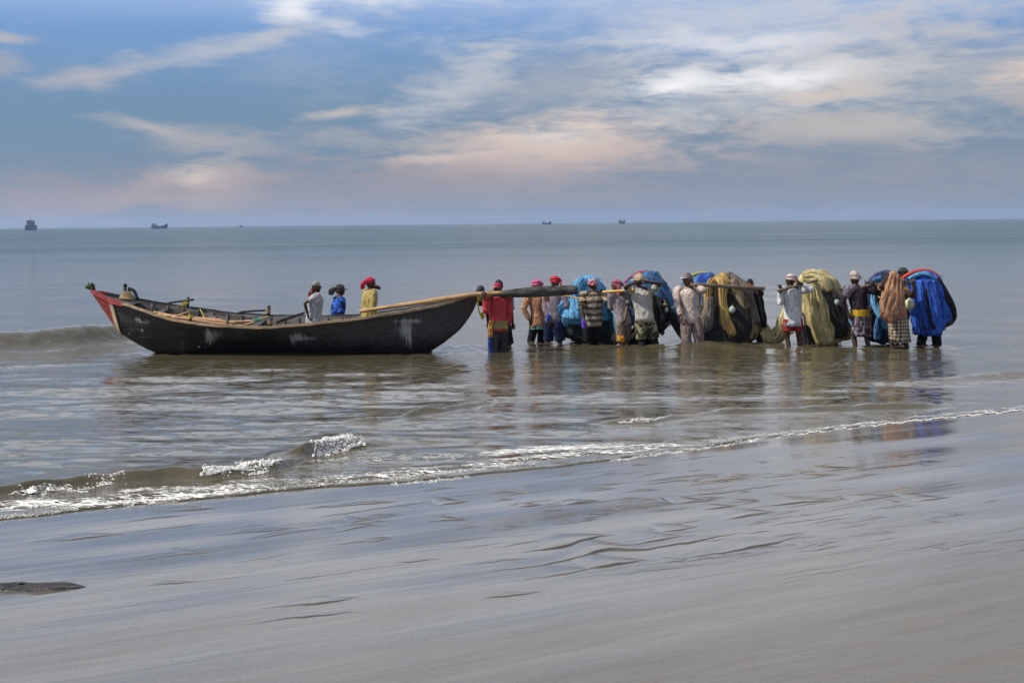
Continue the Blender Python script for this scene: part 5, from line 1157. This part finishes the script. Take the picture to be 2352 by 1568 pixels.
drape(n4, 'brown_fold', z6, [(1000, 140, 120), (1150, 240, 160), (1290, 420, 150), (1370, 640, 130), (1440, 860, 110)], YP, N_GR, 0.06, 0.04)
drape(n4, 'brown_fold', z6, [(1080, 220, 120), (1120, 360, 160), (1200, 520, 150), (1290, 660, 110)], YP, N_BR, 0.06, 0.05)
hang(n4, 'dark_foot', [zw(z6, 1180, 1000, 27.8), zw(z6, 1200, 1090, 27.75), zw(z6, 1190, 1160, 27.75)], [0.3, 0.26, 0.12], 0.1, N_BK, 4)
hang(n4, 'dark_foot', [zw(z6, 860, 1000, 27.7), zw(z6, 880, 1130, 27.65), zw(z6, 880, 1215, 27.65)], [0.5, 0.66, 0.68], 0.16, N_BK, 5)
net_float(n4, z6, 1065, 670, YP, 0.066, F_W, 0.1)

YQ = 27.75
n5 = net_thing('tall olive yellow fishing net with a tail sagging to the water', z7, (1200, 900), YQ)
bundle(n5, 'olive_net', z7, [(78, 1030, 1160), (110, 920, 1250), (190, 820, 1370), (270, 750, 1430), (390, 780, 1500), (500, 840, 1540), (600, 870, 1575), (700, 875, 1605), (850, 885, 1650), (1000, 905, 1690), (1100, 945, 1690), (1200, 990, 1640), (1270, 1040, 1500), (1345, 1090, 1390)], YQ, 0.42, N_OL, pleats=12, amp=0.10)
K7 = 340 / 1975 * 0.79192
drape(n5, 'black_fold', z7, [(1180, 420, 60), (1290, 540, 130), (1380, 720, 230), (1440, 900, 280), (1490, 1080, 280), (1500, 1210, 220)], YQ, N_BK, 0.05, 0.03, k=K7)
drape(n5, 'grey_edge', z7, [(1370, 420, 110), (1480, 560, 100), (1540, 720, 90), (1600, 900, 90), (1640, 1100, 100)], YQ, N_GR, 0.05, 0.05, k=K7)
drape(n5, 'yellow_fold', z7, [(880, 190, 200), (1080, 200, 260), (1220, 300, 200), (1310, 430, 120)], YQ, N_OL, 0.08, 0.04, k=K7)
for (xs_) in ((930, 960, 1000, 1060, 1150), (1010, 1050, 1090, 1160, 1260), (1090, 1150, 1200, 1260, 1340)):
    drape(n5, 'yellow_fold', z7, [(xs_[0], 300, 110), (xs_[1], 520, 120), (xs_[2], 780, 120), (xs_[3], 1050, 130), (xs_[4], 1320, 130)], YQ, N_OL, 0.06, 0.04, k=K7, pleats=4)
hang(n5, 'dark_foot', [zw(z7, 900, 1000, 27.6), zw(z7, 920, 1180, 27.6), zw(z7, 950, 1340, 27.6)], [0.08, 0.2, 0.3], 0.1, N_BK, 4)
hang(n5, 'blue_foot', [zw(z7, 830, 1180, 27.65), zw(z7, 810, 1260, 27.65), zw(z7, 830, 1330, 27.65)], [0.06, 0.12, 0.12], 0.06, N_LB, 3)
hang(n5, 'net_tail', [zw(z6, 1500, 960, 28.1), zw(z6, 1580, 1060, 28.0), zw(z6, 1700, 1100, 27.95), zw(z6, 1790, 1000, 27.9), zw(z6, 1840, 860, 27.85), zw(z6, 1900, 700, 27.8), zw(z6, 1960, 560, 27.75)], [0.3, 0.32, 0.3, 0.3, 0.26, 0.2, 0.16], 0.14, N_OL, 6, 0.2, 26)
hang(n5, 'olive_fold', [zw(z7, 640, 620, 27.62), zw(z7, 600, 800, 27.6), zw(z7, 610, 980, 27.6), zw(z7, 680, 1140, 27.6)], [0.14, 0.22, 0.24, 0.1], 0.06, N_OL, 4)
net_float(n5, z7, 1440, 620, YQ, 0.062, F_W, 0.08)
net_float(n5, z7, 1490, 390, YQ, 0.035, mat('olive_float', (0.16, 0.14, 0.07), rough=0.6), 0.03)

YR = 27.55
n6 = net_thing('navy and blue net between the turbaned man and the man in the brown shawl', z8, (780, 900), YR)
bundle(n6, 'navy_hood', z8, [(152, 780, 900), (200, 690, 970), (280, 590, 1010), (350, 535, 1020), (500, 530, 1040), (700, 560, 1050), (850, 520, 1060), (1000, 500, 1060), (1150, 520, 1060), (1250, 580, 1020), (1300, 640, 960)], YR, 0.32, N_NV, pleats=8, amp=0.1)
K8 = 400 / 2240 * 0.79192
headrope(n6, 'headrope', z8, [(540, 340), (620, 250), (720, 185), (830, 150), (900, 160)], YR, 0.03, R_NV, -0.02)
drape(n6, 'blue_fold', z8, [(780, 270, 100), (660, 300, 110), (590, 350, 60)], YR, N_B2, 0.06, 0.05, k=K8)
drape(n6, 'blue_fold', z8, [(660, 460, 110), (650, 600, 130), (690, 760, 110), (760, 900, 120), (840, 1080, 100)], YR, N_LB, 0.06, 0.05, k=K8)
drape(n6, 'blue_fold', z8, [(720, 900, 80), (710, 1060, 130), (700, 1240, 130)], YR, N_B2, 0.06, 0.05, k=K8)
drape(n6, 'black_fold', z8, [(760, 340, 120), (740, 520, 130), (690, 720, 120), (600, 880, 260), (600, 1060, 300), (600, 1240, 220)], YR, N_BK, 0.05, 0.02, k=K8)
hang(n6, 'blue_fold', [zw(z8, 345, 720, 27.3), zw(z8, 300, 830, 27.3), zw(z8, 290, 960, 27.3), zw(z8, 320, 1060, 27.3)], [0.1, 0.16, 0.14, 0.06], 0.05, N_LB, 4)
hang(n6, 'black_fold', [zw(z8, 330, 830, 27.22), zw(z8, 310, 900, 27.22), zw(z8, 290, 960, 27.22)], [0.06, 0.11, 0.05], 0.05, N_BK, 3)
net_float(n6, z8, 770, 545, YR, 0.072, F_Y, 0.1); net_float(n6, z8, 775, 385, YR, 0.022, F_W, 0.08)

YS = 27.2
n7 = net_thing('bright blue net with thick red edge at the far right of the row', z8, (1500, 900), YS)
bundle(n7, 'royal_blue_net', z8, [(140, 1370, 1500), (175, 1250, 1590), (225, 1180, 1670), (300, 1160, 1710), (400, 1195, 1750), (550, 1225, 1830), (700, 1245, 1880), (850, 1260, 1900), (950, 1270, 1860), (1040, 1280, 1790), (1110, 1285, 1745), (1175, 1310, 1720)], YS, 0.36, N_RB, pleats=8, amp=0.13)
headrope(n7, 'headrope', z8, [(1085, 285), (1140, 240), (1230, 190), (1330, 150), (1430, 138), (1540, 150), (1620, 185), (1675, 225)], YS, 0.038, R_RED, -0.1)
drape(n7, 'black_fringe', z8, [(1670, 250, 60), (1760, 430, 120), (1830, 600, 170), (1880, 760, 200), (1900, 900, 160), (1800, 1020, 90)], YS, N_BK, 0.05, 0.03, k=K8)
hang(n7, 'black_tip', [zw(z8, 1840, 560, YS - 0.02), zw(z8, 1900, 720, YS - 0.02), zw(z8, 1960, 860, YS - 0.02), zw(z8, 1985, 890, YS - 0.02)], [0.1, 0.16, 0.1, 0.03], 0.04, N_BK, 3)
for (a, b, c, d, w_) in ((1290, 1310, 1330, 1350, 130), (1400, 1420, 1440, 1480, 120), (1500, 1560, 1600, 1640, 140), (1600, 1640, 1680, 1690, 110)):
    drape(n7, 'blue_fold', z8, [(a, 290, w_), (b, 560, w_), (c, 860, w_ * 1.2), (d, 1165, w_ * 1.1)], YS, N_RB, 0.07, 0.03, k=K8, pleats=3)
drape(n7, 'pale_blue_band', z8, [(1210, 280, 70), (1330, 210, 70), (1460, 190, 70), (1590, 240, 60), (1670, 330, 50)], YS, N_LB, 0.05, 0.05, k=K8)
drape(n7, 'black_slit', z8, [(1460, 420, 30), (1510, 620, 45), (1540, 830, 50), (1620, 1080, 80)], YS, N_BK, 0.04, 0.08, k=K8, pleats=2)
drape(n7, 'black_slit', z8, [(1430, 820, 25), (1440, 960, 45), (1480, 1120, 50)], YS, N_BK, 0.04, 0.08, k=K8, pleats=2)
net_float(n7, z8, 1215, 690, YS - 0.25, 0.105, F_C, free=True)

# ------------------------------------------------------------------ carrying poles
def pole(label, zf, a, b, Ya, Yb, r, m, cat='pole'):
    P0, P1 = at(*zf(*a), Ya), at(*zf(*b), Yb); mb = MB(); n = 15
    mb.tube([P0.lerp(P1, i / (n - 1)) for i in range(n)], [r * (1 + (0.12 if i % 4 == 0 else 0)) for i in range(n)], 10, wob=0.05)
    return tag(mb.build('carrying_pole', m, None, tuple(P0)), label, cat, 'carrying poles')
pole('thin yellow bamboo pole across the light blue net beside the oar tip', z5, (275, 450), (640, 525), 27.85, 27.75, 0.014, BAMBOO_Y)
pole('orange bamboo pole on the shoulder of the man in the mauve head cloth', z5, (880, 402), (1375, 366), 27.62, 27.35, 0.024, BAMBOO_Y)
pole('thick grey-brown pole carrying the brown and gold net', z6, (490, 288), (1550, 350), 27.2, 27.8, 0.036, LOG)
pole('dark pole across the shoulders of the man in white shirt and red shorts', z7, (440, 425), (1100, 250), 26.92, 27.3, 0.026, LOG)
pole('dark pole on the right shoulder of the turbaned man', z8, (430, 402), (1000, 320), 26.72, 27.0, 0.026, LOG)
pole('short greenish pole running from the brown shawl into the bright blue net', z8, (1110, 290), (1330, 385), 26.6, 26.75, 0.024, mat('green_pole', (0.16, 0.17, 0.1), rough=0.7))

# ------------------------------------------------------------------ small things on the beach
def mound():
    c = land(60, 1352); mb = MB(); rings = []
    for i in range(9):
        q = i / 8; r = math.cos(q * math.pi / 2) ** 0.7
        rings.append([c + Vector((math.cos(t) * (0.42 * r + 0.01) + 0.02 * math.sin(3 * t), math.sin(t) * (0.10 * r + 0.01) + 0.01 * math.sin(2 * t), -0.015 + 0.048 * math.sin(q * math.pi / 2) + 0.006 * math.sin(4 * t + i))) for t in np.linspace(0, 6.2832, 41)[:-1]])
    mb.loft(rings, (False, True))
    o = mb.build('sand_mound', mat('dark_wet_sand', (0.035, 0.031, 0.027), rough=0.3, var=0.5, scale=14, bump=0.7, bscale=50), None, tuple(c))
    tag(o, 'low dark mound of wet sand at the left edge of the beach', 'mound')
mound()

# ------------------------------------------------------------------ foam
def foam():
    ph = (1 + 5 ** 0.5) / 2
    iv = np.array([(-1, ph, 0), (1, ph, 0), (-1, -ph, 0), (1, -ph, 0), (0, -1, ph), (0, 1, ph), (0, -1, -ph), (0, 1, -ph), (ph, 0, -1), (ph, 0, 1), (-ph, 0, -1), (-ph, 0, 1)]) / math.sqrt(1 + ph * ph)
    fc = np.array([(0, 11, 5), (0, 5, 1), (0, 1, 7), (0, 7, 10), (0, 10, 11), (1, 5, 9), (5, 11, 4), (11, 10, 2), (10, 7, 6), (7, 1, 8), (3, 9, 4), (3, 4, 2), (3, 2, 6), (3, 6, 8), (3, 8, 9), (4, 9, 5), (2, 4, 11), (6, 2, 10), (8, 6, 7), (9, 8, 1)])
    # line in the photograph, number, spread across, sizes (m), clumpiness, lift, stretch
    runs = [
        ([(715, 1030), (745, 1022), (780, 1016), (815, 1014), (838, 1024)], 900, 8, (0.006, 0.02), 0.3, 0.03, 1.3),
        ([(745, 1012), (780, 1006), (815, 1004), (835, 1010)], 260, 5, (0.005, 0.013), 0.2, 0.05, 1.0),
        ([(460, 1082), (500, 1080), (560, 1074), (610, 1070), (648, 1062)], 800, 7, (0.006, 0.017), 0.5, 0.02, 1.4),
        ([(540, 1068), (600, 1064), (645, 1058)], 160, 4, (0.004, 0.012), 0.3, 0.04, 1.0),
        ([(180, 1106), (230, 1102), (290, 1096)], 170, 7, (0.004, 0.012), 0.6, 0.01, 1.5),
        ([(20, 1134), (90, 1124), (150, 1124), (200, 1130)], 240, 7, (0.004, 0.014), 0.6, 0.01, 2.0),
        ([(0, 1168), (60, 1160), (120, 1158), (180, 1162)], 360, 9, (0.004, 0.014), 0.6, 0.004, 2.2),
        ([(0, 1188), (90, 1180), (180, 1168)], 120, 4, (0.003, 0.009), 0.5, 0.004, 1.6),
        ([(180, 1160), (300, 1152), (380, 1146), (480, 1134), (580, 1126)], 760, 8, (0.004, 0.012), 0.5, 0.003, 1.8),
        ([(580, 1126), (700, 1114), (900, 1098), (1100, 1076), (1200, 1064)], 520, 4, (0.003, 0.008), 0.6, 0.003, 1.8),
        ([(250, 1130), (330, 1124), (450, 1122), (560, 1112)], 130, 4, (0.004, 0.01), 0.85, 0.002, 5.0),
        ([(430, 1140), (560, 1120), (760, 1100), (960, 1078)], 260, 12, (0.003, 0.008), 0.8, 0.002, 4.0),
        ([(700, 1060), (830, 1052), (1000, 1050), (1150, 1042)], 180, 12, (0.003, 0.008), 0.8, 0.002, 4.0),
        ([(1100, 1042), (1250, 1030), (1400, 1026), (1480, 1022)], 520, 8, (0.003, 0.009), 0.7, 0.002, 3.2),
        ([(1150, 1056), (1300, 1042), (1420, 1034), (1560, 1022)], 560, 6, (0.003, 0.009), 0.6, 0.002, 2.2),
        ([(900, 1112), (1000, 1104), (1080, 1094)], 160, 4, (0.003, 0.008), 0.5, 0.002, 1.8),
        ([(1420, 969), (1450, 966), (1500, 964), (1530, 958)], 200, 4.2, (0.005, 0.011), 0.4, 0.01, 1.4),
        ([(1400, 1058), (1560, 1036), (1740, 1010)], 420, 2.5, (0.003, 0.009), 0.4, 0.003, 1.8),
        ([(1480, 1022), (1600, 1018), (1720, 1000), (1900, 984)], 300, 4, (0.003, 0.008), 0.6, 0.002, 2.0),
        ([(1720, 1012), (1800, 1001), (1900, 989), (2100, 966), (2352, 941), (2600, 914)], 1500, 1.0, (0.006, 0.012), 0.1, 0.004, 2.0),
        ([(1900, 982), (2100, 958), (2352, 934)], 160, 3, (0.003, 0.008), 0.6, 0.002, 2.0),
    ]
    C = []; S = []
    for pts, n, spread, (r0, r1), clump, lift, st in runs:
        n = int(n * 2.6); pts = np.array(pts, float); L = np.r_[0, np.cumsum(np.hypot(*np.diff(pts, axis=0).T))]
        centres = rng.uniform(0, L[-1], max(3, int(n * 0.06)))
        u = np.where(rng.random(n) < clump, np.clip(rng.choice(centres, n) + rng.normal(0, 6, n), 0, L[-1]), rng.beta(1.5, 1.5, n) * L[-1] if spread > 4 else rng.uniform(0, L[-1], n))
        px = np.interp(u, L, pts[:, 0]); q = u / L[-1]; env = np.clip(np.sin(q * math.pi), 0.05, 1) ** 0.7 * (0.55 + 0.45 * np.sin(px * 0.09 + n) * np.sin(px * 0.037)) if spread > 4 else 1.0
        py = np.interp(u, L, pts[:, 1]) + rng.normal(0, spread * 0.55, n) * env + 1.2 * np.sin(px * 0.11) + 0.8 * np.sin(px * 0.31)
        P = np.array([water(a, b) for a, b in zip(px, py)])
        for _ in range(4):
            zz = sea_z(P[:, 0], P[:, 1]); zz = np.maximum(zz, np.where(shore_s(P[:, 0], P[:, 1]) < 0, sand_z(P[:, 0].copy(), P[:, 1].copy()), zz))
            P = P * 0.5 + 0.5 * np.array([water(a, b, z) for a, b, z in zip(px, py, zz)])
        zz = np.maximum(sea_z(P[:, 0], P[:, 1]), sand_z(P[:, 0].copy(), P[:, 1].copy()))
        r = rng.uniform(r0, r1, n) * (0.2 + 0.6 * rng.random(n) ** 1.8)
        P[:, 2] = zz + r * 0.2 + np.abs(rng.normal(0, lift * 0.45, n)) * (rng.random(n) ** 2)
        C.append(P); S.append(np.stack([r * st * rng.uniform(0.7, 1.3, n), r * rng.uniform(0.7, 1.3, n), r * rng.uniform(0.5, 1.0, n) * (0.5 if st > 1.9 else 1)], -1))
    C = np.concatenate(C); S = np.concatenate(S); n = len(C)
    V = (C[:, None, :] + iv[None] * S[:, None, :] * rng.uniform(0.75, 1.2, (n, 12, 1))).reshape(-1, 3)
    Fa = (fc[None] + (np.arange(n) * 12)[:, None, None]).reshape(-1, 3)
    me = bpy.data.meshes.new('foam'); me.from_pydata(V.tolist(), [], Fa.tolist())
    m = bpy.data.materials.new('foam'); m.use_nodes = True; b = m.node_tree.nodes['Principled BSDF']
    b.inputs['Base Color'].default_value = (0.86, 0.84, 0.78, 1); b.inputs['Roughness'].default_value = 0.2; b.inputs['Subsurface Weight'].default_value = 0.4; b.inputs['Subsurface Radius'].default_value = (0.02, 0.02, 0.02)
    me.materials.append(m); me.polygons.foreach_set('use_smooth', [True] * len(me.polygons))
    o = bpy.data.objects.new('foam', me); COL.objects.link(o)
    tag(o, 'white foam of the small breakers and the swash edge', 'foam', kind='stuff')
foam()

def lace():
    """thin sheets of broken foam drifting on the water"""
    m = bpy.data.materials.new('lacy_foam'); m.use_nodes = True; t = NT(m.node_tree); b = t.n['Principled BSDF']; o_ = t.n['Material Output']
    b.inputs['Base Color'].default_value = (0.82, 0.8, 0.74, 1); b.inputs['Roughness'].default_value = 0.4
    tc = t.new('ShaderNodeTexCoord'); v = t.mapping(tc.outputs['Object'], rot=(0, 0, R(-25)), scale=(0.45, 1.5, 1))
    vo = t.new('ShaderNodeTexVoronoi', feature='DISTANCE_TO_EDGE'); t.l.new(v, vo.inputs['Vector']); vo.inputs['Scale'].default_value = 16
    at_ = t.new('ShaderNodeAttribute'); at_.attribute_name = 'cover'
    n = t.noise(v, 5, 5, 0.65, 0.6); n2 = t.noise(v, 40, 3, 0.6)
    cov = t.m('ADD', t.m('MULTIPLY', at_.outputs['Fac'], 0.75), t.m('ADD', t.m('MULTIPLY', t.m('SUBTRACT', n, 0.5), 1.7), t.m('MULTIPLY', t.m('SUBTRACT', n2, 0.5), 0.6)))
    k = t.ramp(t.m('SUBTRACT', cov, t.m('MULTIPLY', vo.outputs['Distance'], 2.2)), 0.34, 0.5)
    k = t.m('MULTIPLY', k, t.ramp(at_.outputs['Fac'], 0.0, 0.25))
    tr = t.new('ShaderNodeBsdfTransparent'); mx = t.new('ShaderNodeMixShader'); t.l.new(k, mx.inputs[0]); t.l.new(tr.outputs[0], mx.inputs[1]); t.l.new(b.outputs[0], mx.inputs[2]); t.l.new(mx.outputs[0], o_.inputs[0])
    V = []; Fs = []; cv = []
    for pts, half, amt in (([(-80, 1172), (0, 1164), (180, 1156), (380, 1142), (580, 1122), (700, 1112)], 20, 0.85), ([(560, 1120), (800, 1098), (1000, 1082), (1200, 1058), (1400, 1036), (1560, 1022), (1720, 1004)], 17, 0.7),
                           ([(1080, 1046), (1250, 1032), (1400, 1026), (1500, 1022)], 12, 0.95), ([(200, 1136), (420, 1122), (600, 1104), (760, 1088)], 12, 0.55), ([(690, 1062), (900, 1056), (1100, 1046)], 12, 0.45), ([(0, 1136), (100, 1124), (220, 1118)], 9, 0.75),
                           ([(1700, 1008), (1900, 984), (2100, 960), (2352, 935), (2600, 908)], 5, 0.6)):
        pts = np.array(pts, float); L = np.r_[0, np.cumsum(np.hypot(*np.diff(pts, axis=0).T))]; nu = int(L[-1] / 5); nv = 9; o0 = len(V)
        for i in range(nu + 1):
            q = i / nu; px = np.interp(q * L[-1], L, pts[:, 0]); py = np.interp(q * L[-1], L, pts[:, 1])
            for j in range(nv):
                w = j / (nv - 1) * 2 - 1; V.append((px, py + w * half)); cv.append(amt * (1 - w * w) * min(1, q * 6, (1 - q) * 6))
        Fs += [(o0 + i * nv + j, o0 + (i + 1) * nv + j, o0 + (i + 1) * nv + j + 1, o0 + i * nv + j + 1) for i in range(nu) for j in range(nv - 1)]
    P = np.array([water(a, b_) for a, b_ in V])
    for _ in range(4):
        zz = np.maximum(sea_z(P[:, 0], P[:, 1]), sand_z(P[:, 0].copy(), P[:, 1].copy())); P = P * 0.5 + 0.5 * np.array([water(a, b_, z) for (a, b_), z in zip(V, zz)])
    P[:, 2] = np.maximum(sea_z(P[:, 0], P[:, 1]), sand_z(P[:, 0].copy(), P[:, 1].copy())) + 0.006
    me = bpy.data.meshes.new('foam_sheet'); me.from_pydata(P.tolist(), [], Fs); a_ = me.attributes.new('cover', 'FLOAT', 'POINT'); a_.data.foreach_set('value', cv); me.materials.append(m)
    me.polygons.foreach_set('use_smooth', [True] * len(me.polygons))
    o = bpy.data.objects.new('foam_sheet', me); COL.objects.link(o); tag(o, 'thin lacy foam drifting along the swash edge', 'foam', kind='stuff')
lace()

# ------------------------------------------------------------------ ships on the horizon
SHIP = mat('ship_hull_dark', (0.07, 0.09, 0.16), rough=0.7, var=0.2, scale=0.3, bump=0); SHIP2 = mat('ship_house_grey', (0.14, 0.15, 0.18), rough=0.7, var=0.2, scale=0.3, bump=0)
def ship(label, px0, px1, Y, house, sheer=0.25, beam=0.28, hull_h=0.22, mast=0.6, kind='side', group='ships anchored far off'):
    a = at(px0, 520, Y).x; b = at(px1, 520, Y).x; L = b - a; c = Vector(((a + b) / 2, Y, 0))
    t = thing('ship', c, label, 'ship', group); mb = MB(); rings = []
    nose = 1 if kind != 'end' else 0
    for i in range(13):
        f = i / 12 * 2 - 1; w = beam * L * (1 - abs(f) ** 3.2) if kind == 'side' else beam * L
        z1_ = L * hull_h * (1 + sheer * (max(0, f) ** 2) * 2.4 + sheer * (max(0, -f) ** 2) * 0.9); ov = 0.05 * L * max(0, f) ** 2
        x = c.x + f * L / 2
        rings.append([Vector((x, Y - w / 2, z1_)), Vector((x - ov, Y - w * 0.42, -0.5)), Vector((x - ov, Y + w * 0.42, -0.5)), Vector((x, Y + w / 2, z1_))])
    mb.loft(rings); mb.build('hull', SHIP, t, smooth=False)
    for (f0, f1, z0, z1_, m_) in house:
        mb = MB(); mb.box(Vector((c.x + (f0 + f1) / 4 * L, Y, (z0 + z1_) / 2 * L)), (abs(f1 - f0) / 4 * L, beam * L * 0.36, (z1_ - z0) / 2 * L)); mb.build('deck_house', SHIP2 if m_ else SHIP, t, smooth=False)
    if mast:
        mb = MB(); mx = c.x + (house[0][0] + house[0][1]) / 4 * L; mb.tube([Vector((mx, Y, hull_h * L)), Vector((mx, Y, mast * L))], [0.02 * L, 0.008 * L], 8); mb.tube([Vector((mx - 0.06 * L, Y, mast * L * 0.86)), Vector((mx + 0.06 * L, Y, mast * L * 0.86))], 0.006 * L, 6); mb.build('mast', SHIP, t)
ship('blocky dark blue ship seen end-on near the left edge of the horizon', 60, 82, 1500, [(-0.7, 0.62, 0.3, 0.98, 0), (-0.45, 0.2, 0.98, 1.05, 1)], 0.0, 0.9, 0.5, 1.42, 'end')
ship('low trawler with raised bow on the horizon left of the boat', 347, 386, 1700, [(-0.85, -0.5, 0.16, 0.31, 1), (-0.5, -0.2, 0.14, 0.2, 0)], 0.45, 0.2, 0.15, 0.0)
ship('faint tiny boat with a mast far out above the white-shirted man', 549, 558, 2600, [(-0.5, 0.2, 0.2, 0.5, 0)], 0.3, 0.3, 0.22, 1.0)
ship('small low boat on the horizon above the oar blade', 1245, 1267, 2100, [(-0.8, -0.4, 0.2, 0.36, 1), (0.5, 0.8, 0.2, 0.34, 0)], 0.35, 0.22, 0.17, 0.0)
ship('small two-humped vessel on the horizon right of the oar', 1421, 1436, 2100, [(-0.95, -0.1, 0.3, 0.62, 1), (0.45, 0.95, 0.3, 0.6, 0)], 0.2, 0.35, 0.3, 0.0)

# ------------------------------------------------------------------ haze over the sea
mb = MB(); mb.box((0, 5990, 30.5), (5600, 6100, 34.5))
hz = mb.build('haze', [], None, (0, 0, 0), smooth=False); tag(hz, 'pale sea haze', 'haze', kind='stuff')
hm = bpy.data.materials.new('sea_haze'); hm.use_nodes = True; nt = hm.node_tree; nt.nodes.clear()
ho = nt.nodes.new('ShaderNodeOutputMaterial'); hv = nt.nodes.new('ShaderNodeVolumePrincipled'); nt.links.new(hv.outputs[0], ho.inputs['Volume'])
hv.inputs['Color'].default_value = (0.55, 0.72, 1.0, 1); hv.inputs['Density'].default_value = 0.00011; hv.inputs['Anisotropy'].default_value = 0.2
hz.data.materials.append(hm)
